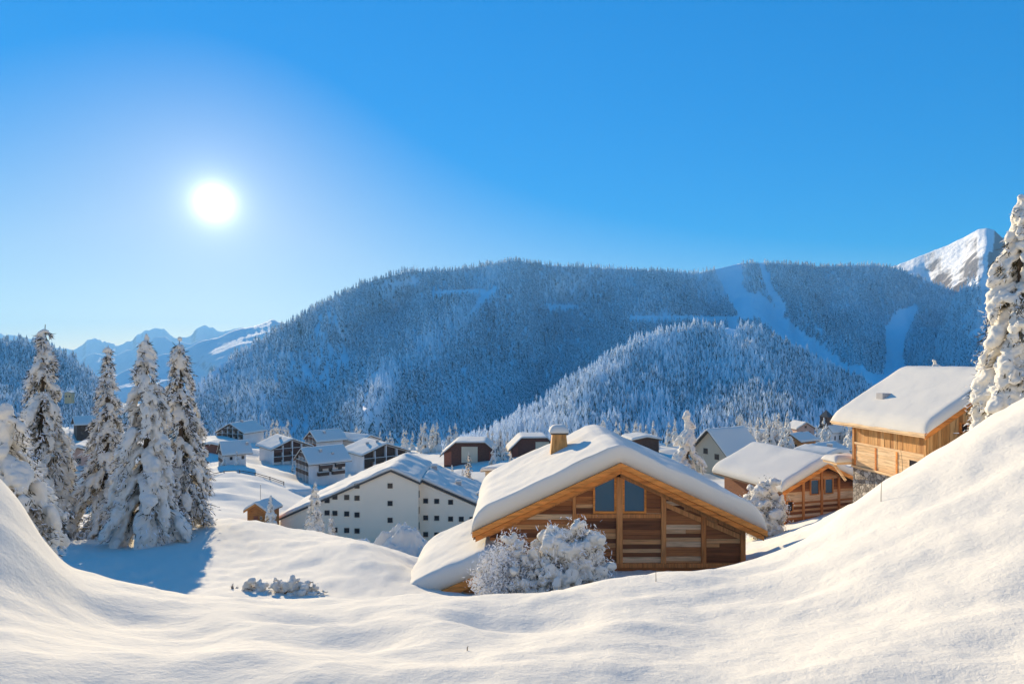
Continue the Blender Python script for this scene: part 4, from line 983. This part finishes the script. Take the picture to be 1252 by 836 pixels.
# ploughed snow heap before the white building
def heap(label, px, py, Y, w_, d_, h_, seed):
    n = 90; gx, gy = np.meshgrid(np.linspace(-1.25, 1.25, n), np.linspace(-1.25, 1.25, n), indexing='ij')
    r2 = np.sqrt(gx ** 2 + gy ** 2)
    z = h_ * np.clip(1 - r2 ** 2, -.25, 1) + (.26 * h_ * fbm(gx * 3.5, gy * 3.5, seed=seed, o=3) + .04) * np.clip(1.3 - r2, 0, 1) + .06 * h_ * np.abs(fbm(gx * 8, gy * 8, seed=seed + 3, o=3))
    v = np.column_stack([(gx * w_ / 2).ravel(), (gy * d_ / 2).ravel(), z.ravel()])
    i = np.arange(n - 1)[:, None] * n + np.arange(n - 1)[None]; q = np.stack([i, i + n, i + n + 1, i + 1], -1).reshape(-1, 4)
    tag(mesh_arrays('snow_heap', v, q, SNOWT, loc=on(px, Y, .25)), label, 'snow heap')
heap('rough ploughed heap of broken snow before the white apartment building', 493, 694, 55, 7.2, 6, 2.7, 3)
heap('smaller smooth snow heap left of the rough ploughed heap', 436, 680, 60, 6.0, 5, 1.6, 8)

heap('long low snow bank along the near side of the village square', 372, 597, 140, 26, 3.5, 1.1, 14)
heap('long low snow bank in front of the nearest village chalet', 415, 590, 152, 20, 3.0, 1.2, 19)
heap('shorter snow bank left of the rope fence', 262, 596, 138, 9, 3.0, .9, 23)
# frosted village trees: three kinds, copied with all their parts
VT = 'frosted trees among the village houses'
def vt_proto(seed, H, Rm, prof, cover, frost): 
    return spruce('p', (0, 0, 0), H, Rm, seed, name='frosted_spruce', prof=prof, droop=.9, big=1.05, cover=cover, vox=.2, lev=15, nb=.8, needles=.35, frost=frost)
protos = [vt_proto(41, 7, 1.7, .8, .75, .9), vt_proto(42, 7, 1.5, .6, .9, 1.0), vt_proto(43, 7, 2.0, .9, .6, 1.3)]
zones = [((205, 240), (505, 530), 230, 300, 5, 'tall spruce row', 'frosted spruces on the valley floor behind the spruce row'),
         ((318, 352), (528, 546), 260, 330, 26, '', 'frosted spruces between the wide dark gable and the brown balcony chalet'),
         ((520, 560), (548, 562), 205, 260, 8, '', 'frosted spruces left of the barn in full view'),
         ((590, 632), (556, 575), 150, 215, 12, '', 'frosted spruces between the two brown barns'),
         ((540, 625), (572, 592), 118, 150, 16, '', 'small frosted firs in the snow below the two barns'),
         ((690, 830), (548, 568), 160, 250, 30, '', 'frosted spruces showing over the big chalet roof'),
         ((895, 965), (530, 560), 140, 240, 44, '', 'frosted trees around the pale grey house'),
         ((985, 1052), (535, 556), 150, 230, 14, '', 'frosted trees around the church'),
         ((268, 300), (568, 580), 158, 178, 5, '', 'frosted firs at the wall of the steep shaded roof chalet'),
         ((335, 372), (560, 580), 180, 200, 5, '', 'frosted firs before the brown balcony chalet'),
         ((60, 118), (540, 600), 100, 220, 12, '', 'frosted trees glimpsed between the left spruces'),
         ((425, 545), (548, 560), 255, 330, 24, '', 'frosted spruces at the mountain foot behind the long house')]
r_ = np.random.default_rng(99); first = [True] * 3
for (a, b_), _, Y0, Y1, n, _, lab in zones:
    for i in range(n):
        px = r_.uniform(a, b_); Y = r_.uniform(Y0, Y1); kx_ = int(r_.integers(0, 3)); loc = on(px, Y, .3); s_ = r_.uniform(.55, 1.25) * (1.5 if Y0 >= 200 else 1.15)
        if 'small' in lab or 'firs' in lab: s_ *= .5
        if first[kx_]:
            o = protos[kx_]; first[kx_] = False; o.location = Vector(loc); o.scale = (s_,) * 3; o.rotation_euler.z = r_.uniform(0, 6.28); o['label'] = lab; o['group'] = lab
        else: copy_tree(protos[kx_], loc, r_.uniform(0, 6.28), s_, lab, lab)
# rope fence along the edge of the snowy square
rf = empty('rope_fence', (0, 0, 0), 0, 'thin dark rope fence on short posts along the far edge of the snowy square', 'fence')
fp_ = []
for px, Y in ((256, 146), (274, 150), (293, 152), (312, 151), (330, 149), (347, 146)):
    x = (px - CX) / F * Y; z = gz(x, Y); fp_.append((x, Y, z + .85)); MB().box(x - .07, x + .07, Y - .07, Y + .07, z - .6, z + 1.0).build('post', DARKW, rf)
b = MB(); b.tube(fp_, [.09] * len(fp_), 5); b.tube([(x, y, z - .4) for x, y, z in fp_], [.06] * len(fp_), 5); b.build('rope', DARKW, rf)
# dry stalks poking through the near snow
for px, py, Y, h_, lean, lab in ((1104, 577, 13.2, .55, -.05, 'dry grass stalk poking up on the crest below the larch chalet'), (1077, 634, 10.5, .32, .02, 'short dry stalk lower on the right snow slope'), (802, 712, 9.0, .16, .0, 'tiny stalk in the snow before the big chalet wall'),
                          (571, 792, 5.4, .028, .01, 'tiny dark twig in the near snow below the frosted shrub'), (644, 782, 5.7, .024, .01, 'tiny dark twig in the near snow below the rounded bush')):
    x, y, z = on(px, Y, .02); b = MB(); b.tube([(0, 0, -.1), (lean * .3, 0, h_ * .5), (lean, 0, h_)], [.006, .005, .003], 5)
    o = b.build('dry_stalk', STALK); o.location = (x, y, z); tag(o, lab, 'stalk')
# ------------------------------------------------------------------ sun, sky, air, camera
sd = Vector(((262 - CX) / F, 1, (HY - 248) / F)).normalized()
EL, AZ = math.asin(sd.z), math.atan2(sd.x, sd.y)
sun = bpy.data.lights.new('sun', 'SUN'); sun.energy = 4.6; sun.angle = R(.5); sun.color = (1, .82, .55)
so = bpy.data.objects.new('sun', sun); COL.objects.link(so)
so.rotation_euler = sd.to_track_quat('Z', 'Y').to_euler(); so.location = sd * 300
W = bpy.data.worlds.new('World'); S.world = W; W.use_nodes = True
nt = W.node_tree; nt.nodes.clear()
wo = nt.nodes.new('ShaderNodeOutputWorld'); bg = nt.nodes.new('ShaderNodeBackground'); sky = nt.nodes.new('ShaderNodeTexSky')
sky.sky_type = 'NISHITA'; sky.sun_disc = False; sky.sun_elevation = EL; sky.sun_rotation = AZ
sky.altitude = 1800; sky.air_density = 1.0; sky.dust_density = .4; sky.ozone_density = 3.0
hs = nt.nodes.new('ShaderNodeHueSaturation'); hs.inputs['Hue'].default_value = .498; hs.inputs['Saturation'].default_value = 1.9
nt.links.new(sky.outputs[0], hs.inputs['Color'])
tc = nt.nodes.new('ShaderNodeTexCoord'); dp = nt.nodes.new('ShaderNodeVectorMath'); dp.operation = 'DOT_PRODUCT'
nrm = nt.nodes.new('ShaderNodeVectorMath'); nrm.operation = 'NORMALIZE'
nt.links.new(tc.outputs['Generated'], nrm.inputs[0]); nt.links.new(nrm.outputs[0], dp.inputs[0]); dp.inputs[1].default_value = sd
def M(op, a, b=None):
    n = nt.nodes.new('ShaderNodeMath'); n.operation = op
    for i, v in enumerate((a, b)):
        if v is None: continue
        if isinstance(v, bpy.types.NodeSocket): nt.links.new(v, n.inputs[i])
        else: n.inputs[i].default_value = v
    return n.outputs[0]
# thin high-altitude air: deep blue overhead, paler and less glaring low down and round the sun
sc_ = nt.nodes.new('ShaderNodeSeparateColor'); nt.links.new(sky.outputs[0], sc_.inputs[0])
V = sc_.outputs[2]
mr = nt.nodes.new('ShaderNodeMapRange'); nt.links.new(V, mr.inputs['Value'])
for k_, v_ in (('From Min', 2.0), ('From Max', 9.0), ('To Min', 1.85), ('To Max', 1.15)): mr.inputs[k_].default_value = v_
nt.links.new(mr.outputs[0], hs.inputs['Saturation'])
nt.links.new(M('DIVIDE', 2.45, M('ADD', 1.0, M('MULTIPLY', V, .52))), hs.inputs['Value'])
ang = M('ARCCOSINE', M('MINIMUM', dp.outputs['Value'], .9999999))
def halo(w, amp, p): return M('MULTIPLY', M('EXPONENT', M('MULTIPLY', M('POWER', M('DIVIDE', ang, R(w)), p), -1.0)), amp)
hal = M('ADD', M('ADD', halo(.42, 60, 2), halo(.62, 24, 1)), halo(2.3, 1.8, 1))
hc = mixc(nt, 1.0, (1, .96, .9), hal, 'MULTIPLY') if False else None
cv = nt.nodes.new('ShaderNodeVectorMath'); cv.operation = 'SCALE'; cv.inputs[0].default_value = (1, .97, .92); nt.links.new(hal, cv.inputs[3])
ad = nt.nodes.new('ShaderNodeVectorMath'); ad.operation = 'ADD'
nt.links.new(hs.outputs[0], ad.inputs[0]); nt.links.new(cv.outputs[0], ad.inputs[1])
nt.links.new(ad.outputs[0], bg.inputs[0]); bg.inputs[1].default_value = .115
nt.links.new(bg.outputs[0], wo.inputs[0])

def haze(density, col):
    m = bpy.data.materials.new('haze'); m.use_nodes = True; n = m.node_tree; n.nodes.clear()
    o = n.nodes.new('ShaderNodeOutputMaterial'); v = n.nodes.new('ShaderNodeVolumePrincipled')
    v.inputs['Density'].default_value = density; v.inputs['Color'].default_value = (*col, 1); v.inputs['Anisotropy'].default_value = .2
    n.links.new(v.outputs[0], o.inputs['Volume'])
    b = MB().box(-9500, 9500, -3000, 9800, -320, 600)
    ob = b.build('haze', m); tag(ob, 'thin cold haze in the valley air', 'haze', kind='stuff')
haze(1.0e-4, (.27, .58, 1.0))

cam = bpy.data.cameras.new('camera'); co = bpy.data.objects.new('camera', cam); COL.objects.link(co)
co.location = (0, 0, 0); co.rotation_euler = (R(90), 0, 0)
cam.sensor_width = 36; cam.lens = 36 * F / 1252; cam.shift_y = (HY - 418) / 1252
cam.clip_start = .05; cam.clip_end = 30000
S.camera = co
S.view_settings.view_transform = 'Standard'; S.view_settings.look = 'None'; S.view_settings.exposure = 1.12; S.view_settings.gamma = 1
S.cycles.use_denoising = True; S.cycles.max_bounces = 6; S.cycles.diffuse_bounces = 4; S.cycles.glossy_bounces = 2; S.cycles.transmission_bounces = 2; S.cycles.volume_bounces = 0
S.cycles.sample_clamp_indirect = 8
